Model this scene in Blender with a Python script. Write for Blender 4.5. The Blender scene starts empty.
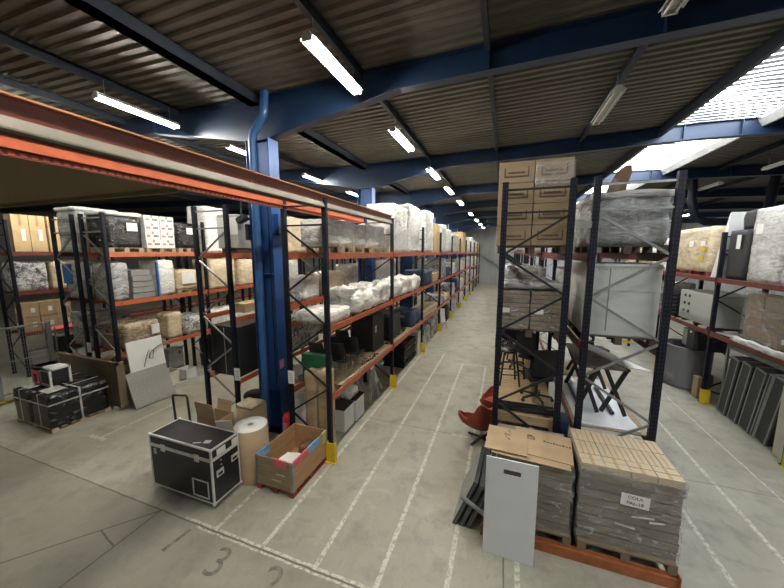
import bpy, math, random
from mathutils import Vector, Matrix, Euler, noise as mnoise
random.seed(11)
S = bpy.context.scene
COL = S.collection
PI = math.pi
def rad(a): return a*PI/180

# ------------------------------------------------------------------ materials
MATS = {}
def newmat(name):
    m = bpy.data.materials.new(name); m.use_nodes = True
    nt = m.node_tree; nt.nodes.clear()
    out = nt.nodes.new('ShaderNodeOutputMaterial')
    MATS[name] = m
    return m, nt, out
class G:
    """tiny node-graph helper"""
    def __init__(s, nt): s.nt = nt
    def n(s, t, **kw):
        x = s.nt.nodes.new(t)
        for k, v in kw.items(): setattr(x, k, v)
        return x
    def put(s, sock, v):
        if isinstance(v, bpy.types.NodeSocket): s.nt.links.new(v, sock)
        elif v is not None: sock.default_value = v
    def m(s, op, a, b=None, c=None):
        x = s.n('ShaderNodeMath', operation=op)
        s.put(x.inputs[0], a)
        if b is not None: s.put(x.inputs[1], b)
        if c is not None: s.put(x.inputs[2], c)
        return x.outputs[0]
    def clamp(s, a): return s.m('MINIMUM', s.m('MAXIMUM', a, 0.0), 1.0)
    def ramp(s, v, lo, hi):
        x = s.n('ShaderNodeMapRange'); x.clamp = True
        s.put(x.inputs[0], v); s.put(x.inputs[1], lo); s.put(x.inputs[2], hi)
        return x.outputs[0]
    def mix(s, f, a, b):
        x = s.n('ShaderNodeMix', data_type='RGBA')
        s.put(x.inputs[0], f)
        s.put(x.inputs[6], c4(a) if not isinstance(a, bpy.types.NodeSocket) else a)
        s.put(x.inputs[7], c4(b) if not isinstance(b, bpy.types.NodeSocket) else b)
        return x.outputs[2]
    def noise(s, vec, scale, detail=3, rough=.5, dist=0):
        x = s.n('ShaderNodeTexNoise')
        s.put(x.inputs['Vector'], vec); x.inputs['Scale'].default_value = scale
        x.inputs['Detail'].default_value = detail; x.inputs['Roughness'].default_value = rough
        x.inputs['Distortion'].default_value = dist
        return x.outputs['Fac']
    def obj(s): return s.n('ShaderNodeTexCoord').outputs['Object']
    def scale(s, v, sc):
        x = s.n('ShaderNodeVectorMath', operation='MULTIPLY')
        s.put(x.inputs[0], v); x.inputs[1].default_value = sc
        return x.outputs[0]
    def xyz(s, v):
        x = s.n('ShaderNodeSeparateXYZ'); s.put(x.inputs[0], v); return x.outputs
    def bump(s, h, strength=.3, dist=.02):
        x = s.n('ShaderNodeBump'); s.put(x.inputs['Height'], h)
        x.inputs['Strength'].default_value = strength; x.inputs['Distance'].default_value = dist
        return x.outputs[0]
    def bsdf(s, col, rough=.5, metal=0., normal=None, spec=.5):
        x = s.n('ShaderNodeBsdfPrincipled')
        s.put(x.inputs['Base Color'], c4(col) if not isinstance(col, bpy.types.NodeSocket) else col)
        s.put(x.inputs['Roughness'], rough); s.put(x.inputs['Metallic'], metal)
        x.inputs['Specular IOR Level'].default_value = spec
        if normal is not None: s.put(x.inputs['Normal'], normal)
        return x
def c4(c): return (c[0], c[1], c[2], 1.0)

def basic(name, c1, c2=None, scale=6, rough=.5, metal=0., stretch=(1,1,1), bump=0., detail=3, spec=.5, lo=.3, hi=.7):
    m, nt, out = newmat(name); g = G(nt)
    if c2 is None: c2 = tuple(v*.8 for v in c1)
    v = g.scale(g.obj(), stretch)
    f = g.noise(v, scale, detail)
    col = g.mix(g.ramp(f, lo, hi), c1, c2)
    nrm = g.bump(g.noise(v, scale*3, 2), bump, .01) if bump else None
    b = g.bsdf(col, rough, metal, nrm, spec)
    nt.links.new(b.outputs[0], out.inputs[0])
    return m
def emit(name, c, st):
    m, nt, out = newmat(name); g = G(nt)
    e = g.n('ShaderNodeEmission'); e.inputs[0].default_value = c4(c); e.inputs[1].default_value = st
    nt.links.new(e.outputs[0], out.inputs[0]); return m
def wrapmat(name, dark, light, scale=5, rough=.25, stretch=(1,1,2.2), amount=(.42,.62), bump=.5):
    """opaque crinkled stretch-film over goods"""
    m, nt, out = newmat(name); g = G(nt)
    v = g.scale(g.obj(), stretch)
    f = g.noise(v, scale, 5, .62, 1.2); f2 = g.noise(v, scale*.35, 2)
    k = g.ramp(g.m('ADD', g.m('MULTIPLY', f, .75), g.m('MULTIPLY', f2, .25)), *amount)
    b = g.bsdf(g.mix(k, dark, light), rough, 0, g.bump(f, bump, .06), .6)
    nt.links.new(b.outputs[0], out.inputs[0]); return m
def filmmat(name, cover=.3, scale=4):
    """see-through stretch film: mostly transparent, glossy crinkles"""
    m, nt, out = newmat(name); g = G(nt)
    v = g.scale(g.obj(), (1,1,2.0))
    f = g.noise(v, scale, 5, .65, 1.5)
    b = g.bsdf((.75,.76,.76), .22, 0, g.bump(f, .7, .05), .6)
    t = g.n('ShaderNodeBsdfTransparent'); mx = g.n('ShaderNodeMixShader')
    g.put(mx.inputs[0], g.m('ADD', g.m('MULTIPLY', g.ramp(f, .5, .72), .55), cover*.5))
    nt.links.new(t.outputs[0], mx.inputs[1]); nt.links.new(b.outputs[0], mx.inputs[2])
    nt.links.new(mx.outputs[0], out.inputs[0]); return m
def layered(name, a, b, dark, step, frac=.12, rough=.75, nscale=3):
    """goods stacked in layers: dark joint lines at a fixed height step"""
    m, nt, out = newmat(name); g = G(nt)
    o = g.obj(); x, y, z = g.xyz(o)[:3]
    w = g.noise(o, 2.5, 2)
    zz = g.m('FRACT', g.m('ADD', g.m('DIVIDE', z, step), g.m('MULTIPLY', w, .25)))
    line = g.m('LESS_THAN', zz, frac)
    col = g.mix(g.ramp(g.noise(g.scale(o, (1,1,4)), nscale, 4), .35, .65), a, b)
    s = g.bsdf(g.mix(g.m('MULTIPLY', line, .7), col, dark), rough, 0, g.bump(g.noise(o, 20, 3), .15, .01))
    nt.links.new(s.outputs[0], out.inputs[0]); return m
def post_mat(name, col, hole):
    """perforated upright: rows of holes up the face"""
    m, nt, out = newmat(name); g = G(nt)
    x, y, z = g.xyz(g.obj())[:3]
    zf = g.m('LESS_THAN', g.m('FRACT', g.m('MULTIPLY', z, 16)), .38)
    band = g.m('LESS_THAN', g.m('ABSOLUTE', g.m('SUBTRACT', g.m('ABSOLUTE', x), .022)), .008)
    wear = g.ramp(g.noise(g.obj(), 9, 4), .62, .75)
    c = g.mix(g.m('MULTIPLY', wear, .15), col, (.12,.125,.14))
    b = g.bsdf(g.mix(g.m('MULTIPLY', zf, band), c, hole), .5, 0, None, .3)
    nt.links.new(b.outputs[0], out.inputs[0]); return m

basic('navy', (.005,.006,.014), (.008,.01,.02), 5, .5, 0, spec=.3)
post_mat('navy_post', (.004,.005,.012), (.028,.03,.044))
basic('zinc', (.36,.36,.35), (.26,.26,.25), 8, .38, .6)
basic('shaded_brace', (.014,.016,.024), (.025,.027,.034), 8, .45, .2)  # dim copy of the zinc braces, their shade put into the colour
basic('pipe_blue', (.035,.105,.27), (.027,.08,.2), 4, .3, .1)
basic('orange_pale', (.58,.27,.14), (.5,.21,.10), 5, .4)
basic('bridge_web', (.25,.075,.045), (.19,.055,.035), 4, .45)
basic('orange', (.50,.125,.05), (.40,.095,.04), 7, .42, .05)
basic('orange_floor', (.42,.135,.045), (.3,.09,.03), 7, .5)
basic('red_beam', (.19,.042,.03), (.14,.034,.026), 7, .45, .05)
basic('beige_beam', (.21,.185,.145), (.165,.145,.115), 4, .5, .1)
basic('column_blue', (.02,.085,.29), (.015,.062,.21), 3, .42, .1, (1,1,.4))
basic('pipe_grey', (.16,.18,.20), (.11,.125,.14), 6, .45, .3)
basic('roof_blue', (.008,.026,.070), (.006,.020,.052), 3, .42, .1)
basic('purlin', (.025,.034,.05), (.018,.024,.036), 3, .5, .1)
basic('yellow', (.72,.52,.02), (.6,.42,.02), 6, .45)
basic('wood', (.50,.36,.20), (.38,.26,.14), 5, .7, 0, (1,6,6), .15)
basic('wood_red', (.33,.05,.04), (.22,.035,.03), 6, .6)
basic('pallet_wood', (.40,.31,.20), (.27,.2,.13), 6, .8, 0, (1,5,5), .2)
basic('pallet_shaded', (.24,.18,.115), (.16,.12,.08), 6, .8, 0, (1,5,5), .2)  # darkened wood: the shade under the tile stacks is in the colour
basic('pallet_dark', (.12,.085,.06), (.07,.05,.04), 6, .8, 0, (1,5,5), .2)
basic('ply', (.50,.31,.15), (.36,.21,.10), 3, .6, 0, (6,1,6), .1)
basic('ply_grey', (.33,.25,.16), (.24,.18,.11), 3, .6, 0, (1,6,6), .1)
basic('chipboard', (.19,.14,.065), (.165,.12,.055), 30, .75)
basic('chip_edge', (.30,.24,.14), (.25,.19,.11), 20, .7)
basic('cardboard', (.45,.32,.19), (.37,.26,.15), 3, .8, 0, (1,1,3), .05)
basic('cardboard_tower', (.34,.25,.155), (.28,.205,.125), 3, .75, 0, (1,1,3), .05)
basic('cardboard_pale', (.56,.46,.32), (.48,.385,.265), 3, .75, 0, (1,1,1), .05)
basic('cardboard_dark', (.33,.24,.15), (.25,.18,.115), 3, .85, 0, (1,1,3), .05)
basic('carton_far', (.60,.44,.24), (.50,.35,.18), 4, .7)
basic('tape', (.42,.28,.14), (.36,.24,.12), 6, .35)
basic('print_ink', (.07,.05,.035), (.12,.085,.06), 20, .8)
basic('white', (.74,.74,.72), (.68,.68,.66), 3, .45)
basic('white_cool', (.69,.70,.71), (.65,.66,.67), 3, .35)
basic('paper', (.8,.8,.77), (.72,.72,.69), 4, .7)
basic('cream', (.70,.68,.58), (.62,.6,.5), 3, .6)
basic('grey', (.27,.27,.26), (.2,.2,.2), 5, .6)
basic('grey_light', (.46,.46,.44), (.38,.38,.36), 4, .55)
basic('crate_pale', (.56,.58,.55), (.50,.52,.49), 2, .55, 0, (1,1,3))
basic('felt', (.185,.185,.19), (.15,.15,.155), 40, .95, 0, (1,1,1), .2)
basic('panel_dark', (.045,.05,.052), (.07,.075,.075), 12, .65, 0, (1,1,1), .1)
basic('alu', (.80,.80,.78), (.68,.68,.66), 10, .38, .45)
basic('alu_dull', (.36,.38,.38), (.29,.31,.31), 10, .4, .5)
basic('black', (.012,.012,.013), (.02,.02,.022), 8, .5)
basic('black_gloss', (.01,.01,.011), (.02,.02,.022), 8, .22)
basic('laminate', (.012,.012,.014), (.03,.03,.034), 2.2, .33, 0, (1,1,1), .05, 6, .5, .45, .75)
basic('rubber', (.02,.02,.02), (.03,.03,.03), 8, .8)
basic('chrome', (.7,.7,.7), (.6,.6,.6), 8, .2, .9)
basic('terracotta', (.30,.06,.035), (.24,.045,.03), 12, .75)
basic('red', (.75,.04,.05), (.62,.03,.04), 6, .4)
basic('tape_red', (.72,.13,.15), (.62,.10,.12), 9, .45)
basic('tape_blue', (.18,.42,.68), (.14,.35,.6), 9, .45)
basic('pale_green', (.55,.6,.36), (.48,.52,.32), 9, .6)
basic('green', (.02,.13,.055), (.015,.1,.045), 6, .6)
basic('blue_box', (.05,.16,.45), (.04,.12,.36), 6, .5)
basic('navy_cloth', (.03,.045,.09), (.05,.065,.12), 10, .9)
basic('pink', (.65,.25,.3), (.55,.2,.25), 10, .5)
basic('foam_grey', (.20,.20,.19), (.36,.36,.34), 38, .95, 0, (1,1,1), .35)
basic('brown_wood', (.17,.09,.045), (.11,.06,.03), 5, .55, 0, (1,6,1))
basic('table_brown', (.15,.12,.10), (.11,.09,.075), 3, .45, 0, (1,6,1))
basic('long_crate', (.16,.12,.075), (.12,.09,.055), 4, .7, 0, (1,4,4))
basic('mesh_steel', (.36,.39,.38), (.29,.32,.31), 5, .4, .4)
basic('fixture', (.55,.55,.52), (.45,.45,.43), 5, .4)
basic('dead_tube', (.72,.71,.66), (.65,.64,.6), 5, .3)
basic('sheet_white', (.78,.80,.82), (.66,.69,.72), 3, .35)
wrapmat('wrap_white', (.46,.45,.42), (.88,.88,.85), 3.5, .2, amount=(.30,.60), bump=.8)
wrapmat('wrap_silver', (.34,.33,.30), (.78,.77,.74), 3.6, .2, amount=(.32,.68), bump=.9)
wrapmat('wrap_grey', (.13,.13,.13), (.62,.62,.61), 3.4, .2, amount=(.36,.70), bump=.9)
wrapmat('wrap_black', (.008,.008,.009), (.42,.42,.42), 5, .18, (1,1,2.5), (.56,.80))
wrapmat('wrap_brown', (.20,.14,.085), (.55,.44,.30), 4.5)
wrapmat('wrap_tan', (.46,.34,.19), (.80,.70,.52), 3.2, .25, amount=(.32,.68), bump=.7)
wrapmat('bag_white', (.36,.31,.24), (.88,.86,.80), 4.2, .3, (1,1,1.6), (.34,.50), 1.0)
wrapmat('clutter', (.05,.06,.08), (.80,.79,.76), 7, .4, (1,1,1), (.40,.60), .6)
filmmat('film', .17)
filmmat('film_thin', .12, 6)
layered('tile_layers', (.27,.225,.165), (.175,.15,.115), (.07,.058,.045), .127)
layered('flat_cartons', (.28,.215,.15), (.20,.155,.115), (.06,.045,.035), .075, .2)
layered('corrugated_edges', (.55,.42,.26), (.46,.34,.2), (.25,.17,.09), .022, .35)
layered('slat_boards', (.52,.36,.19), (.42,.28,.14), (.2,.13,.07), 50)
basic('floor_number', (.13,.125,.10), (.24,.23,.185), 9, .6, 0, (1,1,1), 0, 5, .3, .42, .66)
emit('tube_light', (1.0,.96,.86), 150)

def floor_mat():
    m, nt, out = newmat('concrete_floor'); g = G(nt)
    o = g.obj(); x, y, z = g.xyz(o)[:3]
    big = g.noise(o, .45, 4, .6, .4); mid = g.noise(o, 2.2, 5, .65); fine = g.noise(o, 26, 3)
    col = g.mix(g.ramp(big, .3, .7), (.285,.27,.208), (.385,.37,.297))
    col = g.mix(g.m('MULTIPLY', g.ramp(mid, .5, .74), .75), col, (.20,.195,.165))
    col = g.mix(g.m('MULTIPLY', g.ramp(g.noise(o, 1.3, 4, .6, .8), .56, .72), .45), col, (.47,.465,.41))
    col = g.mix(g.m('MULTIPLY', g.ramp(fine, .55, .8), .35), col, (.22,.215,.19))
    col = g.mix(g.m('MULTIPLY', g.ramp(g.noise(g.scale(o, (1,.55,1)), 5.5, 6, .72, 1.2), .54, .72), .42), col, (.17,.16,.128))
    col = g.mix(g.m('MULTIPLY', g.ramp(g.noise(g.scale(o, (.6,1,1)), 3.1, 5, .7, .6), .57, .7), .35), col, (.47,.455,.385))
    # the slab in front of the joint is mixed towards a darker tone
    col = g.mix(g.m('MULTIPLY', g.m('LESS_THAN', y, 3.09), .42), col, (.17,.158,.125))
    wig = g.m('MULTIPLY', g.m('SUBTRACT', g.noise(o, 5, 3), .5), .03)
    wear = g.noise(o, 16, 5, .7)
    def band(v, a, b): return g.m('MULTIPLY', g.m('GREATER_THAN', v, a), g.m('LESS_THAN', v, b))
    def orr(a, b): return g.m('MAXIMUM', a, b)
    xs = g.m('ADD', x, wig); ys = g.m('ADD', y, wig)
    def ln(v, c, w): return g.m('LESS_THAN', g.m('ABSOLUTE', g.m('SUBTRACT', v, c)), w)
    mask = None
    for c, a, b in ((-3.10,3.13,12.1),(-2.22,3.1,12.6),(-1.355,2.4,11.75),(-.51,2.5,11.6),(.33,2.6,8.8),
                    (-3.98,3.15,4.6),(2.92,3.3,9.0),(3.78,3.3,9.6),(4.63,5.0,11.0),(-8.5,4.0,5.7)):
        k = g.m('MULTIPLY', ln(xs, c, .033 if c!=4.63 else .018), band(y, a, b)); mask = k if mask is None else orr(mask, k)
    for c, a, b, w in ((3.137,-4.6,-.9,.02),(3.066,-4.3,-.9,.016),(11.7,-1.4,-.45,.03),(6.9,-1.0,-.3,.025),(4.02,-8.85,-8.3,.05)):
        mask = orr(mask, g.m('MULTIPLY', ln(ys, c, w), band(x, a, b)))
    col = g.mix(g.m('MULTIPLY', mask, g.ramp(wear, .60, .44)), col, (.57,.56,.49))
    # saw-cut joints and cracks
    j = g.m('MULTIPLY', ln(ys, 3.10, .012), band(x, -14, -.3))
    j = orr(j, g.m('MULTIPLY', ln(xs, .16, .010), band(y, -3, 4.8)))
    for c in (6.9, 10.6, 14.3): j = orr(j, g.m('MULTIPLY', g.m('MULTIPLY', ln(ys, c, .012), band(x, -3.1, 6)), .6))
    for (ax, ay, bx, by) in ((-6.27,1.74,-5.12,3.09),(-5.10,1.80,-5.12,3.09),(-5.6,2.52,-5.12,2.42)):
        dx, dy = bx-ax, by-ay; L = math.hypot(dx, dy)
        d = g.m('ADD', g.m('MULTIPLY', g.m('SUBTRACT', xs, ax), dy/L), g.m('MULTIPLY', g.m('SUBTRACT', ys, ay), -dx/L))
        t = g.m('ADD', g.m('MULTIPLY', g.m('SUBTRACT', x, ax), dx/L), g.m('MULTIPLY', g.m('SUBTRACT', y, ay), dy/L))
        j = orr(j, g.m('MULTIPLY', g.m('LESS_THAN', g.m('ABSOLUTE', d), .012), band(t, -1.5 if L>1 else 0, L)))
    col = g.mix(g.m('MULTIPLY', j, .75), col, (.07,.065,.055))
    b = g.bsdf(col, g.m('ADD', g.m('MULTIPLY', mid, .3), .33), 0, g.bump(fine, .08, .01), .45)
    nt.links.new(b.outputs[0], out.inputs[0])
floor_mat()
def deck_mat():
    m, nt, out = newmat('roof_deck'); g = G(nt)
    o = g.obj()
    f = g.noise(g.scale(o, (.35,2,1)), 1.6, 5, .65); s = g.noise(g.scale(o, (.5,9,1)), 6, 3)
    col = g.mix(g.ramp(f, .35, .7), (.15,.138,.11), (.09,.082,.067))
    col = g.mix(g.m('MULTIPLY', g.ramp(s, .55, .75), .4), col, (.25,.232,.195))
    b = g.bsdf(col, .5, .35); nt.links.new(b.outputs[0], out.inputs[0])
deck_mat()
def sky_mat():
    m, nt, out = newmat('sky_panel'); g = G(nt)
    o = g.obj(); x, y, z = g.xyz(o)[:3]
    rib = g.m('FRACT', g.m('DIVIDE', g.m('ADD', y, g.m('MULTIPLY', g.noise(o, .7, 2), .25)), .2))
    ln = g.ramp(g.m('ABSOLUTE', g.m('SUBTRACT', rib, .5)), .44, .20)
    st = g.m('MULTIPLY', g.m('SUBTRACT', 1.0, g.m('MULTIPLY', ln, .985)), 11.0)
    e = g.n('ShaderNodeEmission'); e.inputs[0].default_value = (.93,.97,1,1); g.put(e.inputs[1], st)
    nt.links.new(e.outputs[0], out.inputs[0])
sky_mat()
def wall_mat():
    m, nt, out = newmat('sheet_wall'); g = G(nt)
    o = g.obj()
    col = g.mix(g.ramp(g.noise(g.scale(o, (1,1,.2)), 1.2, 4), .35, .65), (.50,.52,.53), (.40,.42,.43))
    b = g.bsdf(col, .45, .2); nt.links.new(b.outputs[0], out.inputs[0])
wall_mat()

# ------------------------------------------------------------------ mesh builder
class MB:
    def __init__(s, o=(0,0,0)):
        s.v = []; s.f = []; s.mi = []; s.sm = []; s.o = Vector(o)
    def add(s, vs, fs, m=0, smooth=False):
        b = len(s.v); s.v += [Vector(p)-s.o for p in vs]
        for f in fs: s.f.append([b+i for i in f]); s.mi.append(m); s.sm.append(smooth)
        return s
    def b(s, x0, x1, y0, y1, z0, z1, m=0):
        if x0 > x1: x0, x1 = x1, x0
        if y0 > y1: y0, y1 = y1, y0
        if z0 > z1: z0, z1 = z1, z0
        vs = [(x0,y0,z0),(x1,y0,z0),(x1,y1,z0),(x0,y1,z0),(x0,y0,z1),(x1,y0,z1),(x1,y1,z1),(x0,y1,z1)]
        return s.add(vs, [(0,3,2,1),(4,5,6,7),(0,1,5,4),(1,2,6,5),(2,3,7,6),(3,0,4,7)], m)
    def ob(s, c, size, rot, m=0):
        R = rot.to_matrix() if not isinstance(rot, Matrix) else rot
        a, b_, c_ = (v/2 for v in size); c = Vector(c)
        vs = [c+R@Vector(p) for p in ((-a,-b_,-c_),(a,-b_,-c_),(a,b_,-c_),(-a,b_,-c_),(-a,-b_,c_),(a,-b_,c_),(a,b_,c_),(-a,b_,c_))]
        return s.add(vs, [(0,3,2,1),(4,5,6,7),(0,1,5,4),(1,2,6,5),(2,3,7,6),(3,0,4,7)], m)
    def bar(s, p0, p1, w, h, m=0, up=(0,0,1)):
        p0, p1 = Vector(p0), Vector(p1); d = p1-p0; L = d.length; d.normalize()
        u = Vector(up)
        if abs(d.dot(u)) > .98: u = Vector((0,1,0))
        sx = d.cross(u).normalized(); sz = sx.cross(d)
        R = Matrix((sx, d, sz)).transposed()
        return s.ob((p0+p1)/2, (w, L, h), R, m)
    def tube(s, pts, r, n=10, m=0, caps=True):
        pts = [Vector(p) for p in pts]; rs = r if isinstance(r, (list,tuple)) else [r]*len(pts)
        vs = []; fs = []
        prev = None
        for i, p in enumerate(pts):
            d = (pts[min(i+1,len(pts)-1)]-pts[max(i-1,0)]).normalized()
            if prev is None:
                u = Vector((0,0,1)) if abs(d.z) < .9 else Vector((1,0,0))
                a = d.cross(u).normalized()
            else:
                a = (prev-d*prev.dot(d)).normalized()
            prev = a; bb = d.cross(a)
            for k in range(n):
                t = 2*PI*k/n; vs.append(p+(a*math.cos(t)+bb*math.sin(t))*rs[i])
        for i in range(len(pts)-1):
            for k in range(n):
                fs.append((i*n+k, i*n+(k+1)%n, (i+1)*n+(k+1)%n, (i+1)*n+k))
        s.add(vs, fs, m, True)
        if caps:
            s.add(vs[:n], [tuple(range(n))[::-1]], m); s.add(vs[-n:], [tuple(range(n))], m)
        return s
    def lathe(s, prof, c=(0,0,0), n=24, m=0):
        c = Vector(c); vs = []; fs = []
        for r, z in prof:
            for k in range(n):
                t = 2*PI*k/n; vs.append(c+Vector((r*math.cos(t), r*math.sin(t), z)))
        for i in range(len(prof)-1):
            for k in range(n): fs.append((i*n+k, i*n+(k+1)%n, (i+1)*n+(k+1)%n, (i+1)*n+k))
        s.add(vs, fs, m, True)
        if prof[0][0] > 1e-4: s.add(vs[:n], [tuple(range(n))[::-1]], m)
        if prof[-1][0] > 1e-4: s.add(vs[-n:], [tuple(range(n))], m)
        return s
    def prism(s, poly, axis, a0, a1, m=0):
        """2-D polygon extruded along axis ('x': poly=(y,z), 'y': (x,z), 'z': (x,y))"""
        def P(p, a):
            return (a,p[0],p[1]) if axis=='x' else (p[0],a,p[1]) if axis=='y' else (p[0],p[1],a)
        n = len(poly); vs = [P(p,a0) for p in poly]+[P(p,a1) for p in poly]
        fs = [tuple(range(n))[::-1], tuple(range(n,2*n))]+[(i,(i+1)%n,n+(i+1)%n,n+i) for i in range(n)]
        return s.add(vs, fs, m)
    def grid(s, fn, nu, nv, m=0, smooth=True):
        vs = [fn(i/nu, j/nv) for j in range(nv+1) for i in range(nu+1)]
        fs = [(j*(nu+1)+i, j*(nu+1)+i+1, (j+1)*(nu+1)+i+1, (j+1)*(nu+1)+i) for j in range(nv) for i in range(nu)]
        return s.add(vs, fs, m, smooth)
    def mesh(s, name, mats):
        me = bpy.data.meshes.new(name)
        me.from_pydata([tuple(v) for v in s.v], [], s.f)
        for m in ([mats] if isinstance(mats, str) else mats): me.materials.append(MATS[m])
        me.polygons.foreach_set('material_index', s.mi)
        me.polygons.foreach_set('use_smooth', s.sm)
        me.update()
        import bmesh as _b
        bm = _b.new(); bm.from_mesh(me); _b.ops.recalc_face_normals(bm, faces=bm.faces); bm.to_mesh(me); bm.free()
        return me
    def build(s, name, mats, parent=None, bevel=0., loc=None, seg=2):
        o = bpy.data.objects.new(name, s.mesh(name, mats)); COL.objects.link(o)
        if parent is not None:
            o.parent = parent
            if loc is not None: o.location = loc
        else: o.location = s.o if loc is None else loc
        if bevel:
            b = o.modifiers.new('Bevel', 'BEVEL'); b.width = bevel; b.segments = seg; b.limit_method = 'ANGLE'; b.angle_limit = rad(40)
        return o
def tag(o, label, cat, group=None):
    o['label'] = label; o['category'] = cat
    if group: o['group'] = group
    return o
def thing(name, label, cat, loc=(0,0,0), rz=0, group=None):
    o = bpy.data.objects.new(name, None); COL.objects.link(o); o.empty_display_size = .1
    o.location = loc; o.rotation_euler = (0,0,rz)
    return tag(o, label, cat, group)
def struct(mb, name, mats, bevel=0):
    o = mb.build(name, mats, None, bevel); o['kind'] = 'structure'; return o
def dup(t, loc, rz=None, label=None, group=None):
    def cp(o, par):
        c = o.copy(); COL.objects.link(c)
        if par is not None: c.parent = par
        for ch in o.children: cp(ch, c)
        return c
    c = cp(t, None); c.location = loc
    if rz is not None: c.rotation_euler = (0,0,rz)
    if label: c['label'] = label
    if group: c['group'] = group
    return c
def text_mesh(txt, size, mat, parent, loc, rot, name='lettering', ext=.0015, spacing=1.0):
    cu = bpy.data.curves.new(name, 'FONT'); cu.body = txt; cu.size = size; cu.extrude = ext
    cu.align_x = 'CENTER'; cu.align_y = 'CENTER'; cu.space_character = spacing
    t = bpy.data.objects.new('tmp', cu); COL.objects.link(t)
    dg = bpy.context.evaluated_depsgraph_get()
    me = bpy.data.meshes.new_from_object(t.evaluated_get(dg))
    bpy.data.objects.remove(t); bpy.data.curves.remove(cu)
    me.materials.clear(); me.materials.append(MATS[mat]); me.name = name
    o = bpy.data.objects.new(name, me); COL.objects.link(o)
    if parent is not None: o.parent = parent
    o.location = loc; o.rotation_euler = rot
    return o
def lumpy(mb, x0, x1, y0, y1, z0, z1, amp=.04, seed=0, step=.12, freq=2.6, round_=.06, m=0):
    """rounded block whose faces bulge and crumple: wrapped goods, bags"""
    nx, ny, nz = (max(3, int(math.ceil((b-a)/step))) for a, b in ((x0,x1),(y0,y1),(z0,z1)))
    nx, ny, nz = min(nx,18), min(ny,26), min(nz,16)
    key = {}; vs = []; fs = []
    c = Vector(((x0+x1)/2,(y0+y1)/2,(z0+z1)/2)); hs = Vector(((x1-x0)/2,(y1-y0)/2,(z1-z0)/2))
    def vid(i, j, k):
        t = (i,j,k)
        if t in key: return key[t]
        p = Vector((i/nx*2-1, j/ny*2-1, k/nz*2-1))
        q = Vector((p.x*hs.x, p.y*hs.y, p.z*hs.z))
        # round the edges
        r = round_
        inner = Vector([max(-h+r, min(h-r, v)) for v, h in zip(q, hs)])
        d = q-inner
        if d.length > r: d = d.normalized()*r
        n = d.normalized() if d.length > 1e-6 else Vector((0,0,1))
        pt = c+inner+d
        k1 = mnoise.noise(Vector((pt.x*freq+seed*7.1, pt.y*freq, pt.z*freq)))+.5*mnoise.noise(pt*freq*2.7+Vector((seed,3,1)))
        pt = pt+n*k1*amp
        pt.z = max(pt.z, z0) if p.z < -.9 else pt.z
        if p.z < -.99: pt.z = z0
        key[t] = len(vs); vs.append(pt); return key[t]
    for j in range(ny):
        for k in range(nz):
            fs.append((vid(0,j,k),vid(0,j,k+1),vid(0,j+1,k+1),vid(0,j+1,k))); fs.append((vid(nx,j,k),vid(nx,j+1,k),vid(nx,j+1,k+1),vid(nx,j,k+1)))
    for i in range(nx):
        for k in range(nz):
            fs.append((vid(i,0,k),vid(i+1,0,k),vid(i+1,0,k+1),vid(i,0,k+1))); fs.append((vid(i,ny,k),vid(i,ny,k+1),vid(i+1,ny,k+1),vid(i+1,ny,k)))
    for i in range(nx):
        for j in range(ny):
            fs.append((vid(i,j,0),vid(i,j+1,0),vid(i+1,j+1,0),vid(i+1,j,0))); fs.append((vid(i,j,nz),vid(i+1,j,nz),vid(i+1,j+1,nz),vid(i,j+1,nz)))
    mb.add(vs, fs, m, True)
    return mb
# ================================================================== SETTING
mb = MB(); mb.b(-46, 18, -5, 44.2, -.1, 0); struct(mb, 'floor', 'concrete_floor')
RIDGE = 4.7
def roofz(x):                       # underside of the roof deck
    return 7.40+.022*(min(x, 2*RIDGE-x)+5.05) if x > -5.05 else 7.40+.022*(-5.05-x)
def deck(name, x0, x1, matn, y0=-5, y1=44.1):
    """trapezoidal sheet, ribs across the hall"""
    mb = MB(); P = .2; n = int((y1-y0)/P); prof = []
    for i in range(n):
        y = y0+i*P; prof += [(y,0),(y+.085,0),(y+.115,.045),(y+.17,.045)]
    vs = []; fs = []
    xs = sorted({x0, x1} | {x for x in (-5.05, RIDGE) if x0 < x < x1})
    for x in xs:
        for (y, dz) in prof: vs.append((x, y, roofz(x)+dz))
    k = len(prof)
    for a in range(len(xs)-1):
        for i in range(k-1): fs.append((a*k+i, a*k+i+1, (a+1)*k+i+1, (a+1)*k+i))
    mb.add(vs, fs); return mb
SKX0, SKX1 = 3.90, 5.86
o = struct(deck('c', -46, SKX0, 'roof_deck'), 'ceiling', 'roof_deck')
o = struct(deck('c', SKX1, 18, 'roof_deck'), 'ceiling', 'roof_deck')
o = struct(deck('c', SKX0, SKX1, 'sky_panel'), 'window_1', 'sky_panel')
mb = MB(); mb.b(-46, 18, -5, 44.2, 8.6, 8.7); struct(mb, 'trim_1', 'grey')           # outer roof skin
# sky-light kerbs
mb = MB()
mb.b(SKX0-.09, SKX0, -5, 44, 7.36, 7.62)
struct(mb, 'trim_2', 'purlin')
mb = MB(); mb.prism([(SKX1,7.52),(SKX1+.10,7.36),(SKX1+.16,7.36),(SKX1+.16,7.6),(SKX1,7.6)], 'y', -5, 44); struct(mb, 'trim_3', 'grey_light')
def sheetwall(name, axis, at, a0, a1, z1=8.4):
    P = .25; n = int((a1-a0)/P); vs = []; fs = []
    pr = []
    for i in range(n+1):
        a = a0+i*P; pr += [(a,0),(a+.14,0),(a+.17,.04),(a+.22,.04)]
    for (a, d) in pr:
        for z in (0, z1): vs.append((a, at-d, z) if axis=='y' else (at-d, a, z))
    for i in range(len(pr)-1): fs.append((2*i, 2*i+2, 2*i+3, 2*i+1))
    mb = MB(); mb.add(vs, fs); return struct(mb, name, 'sheet_wall')
sheetwall('wall_back', 'y', 44.0, -46, 18)
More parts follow.
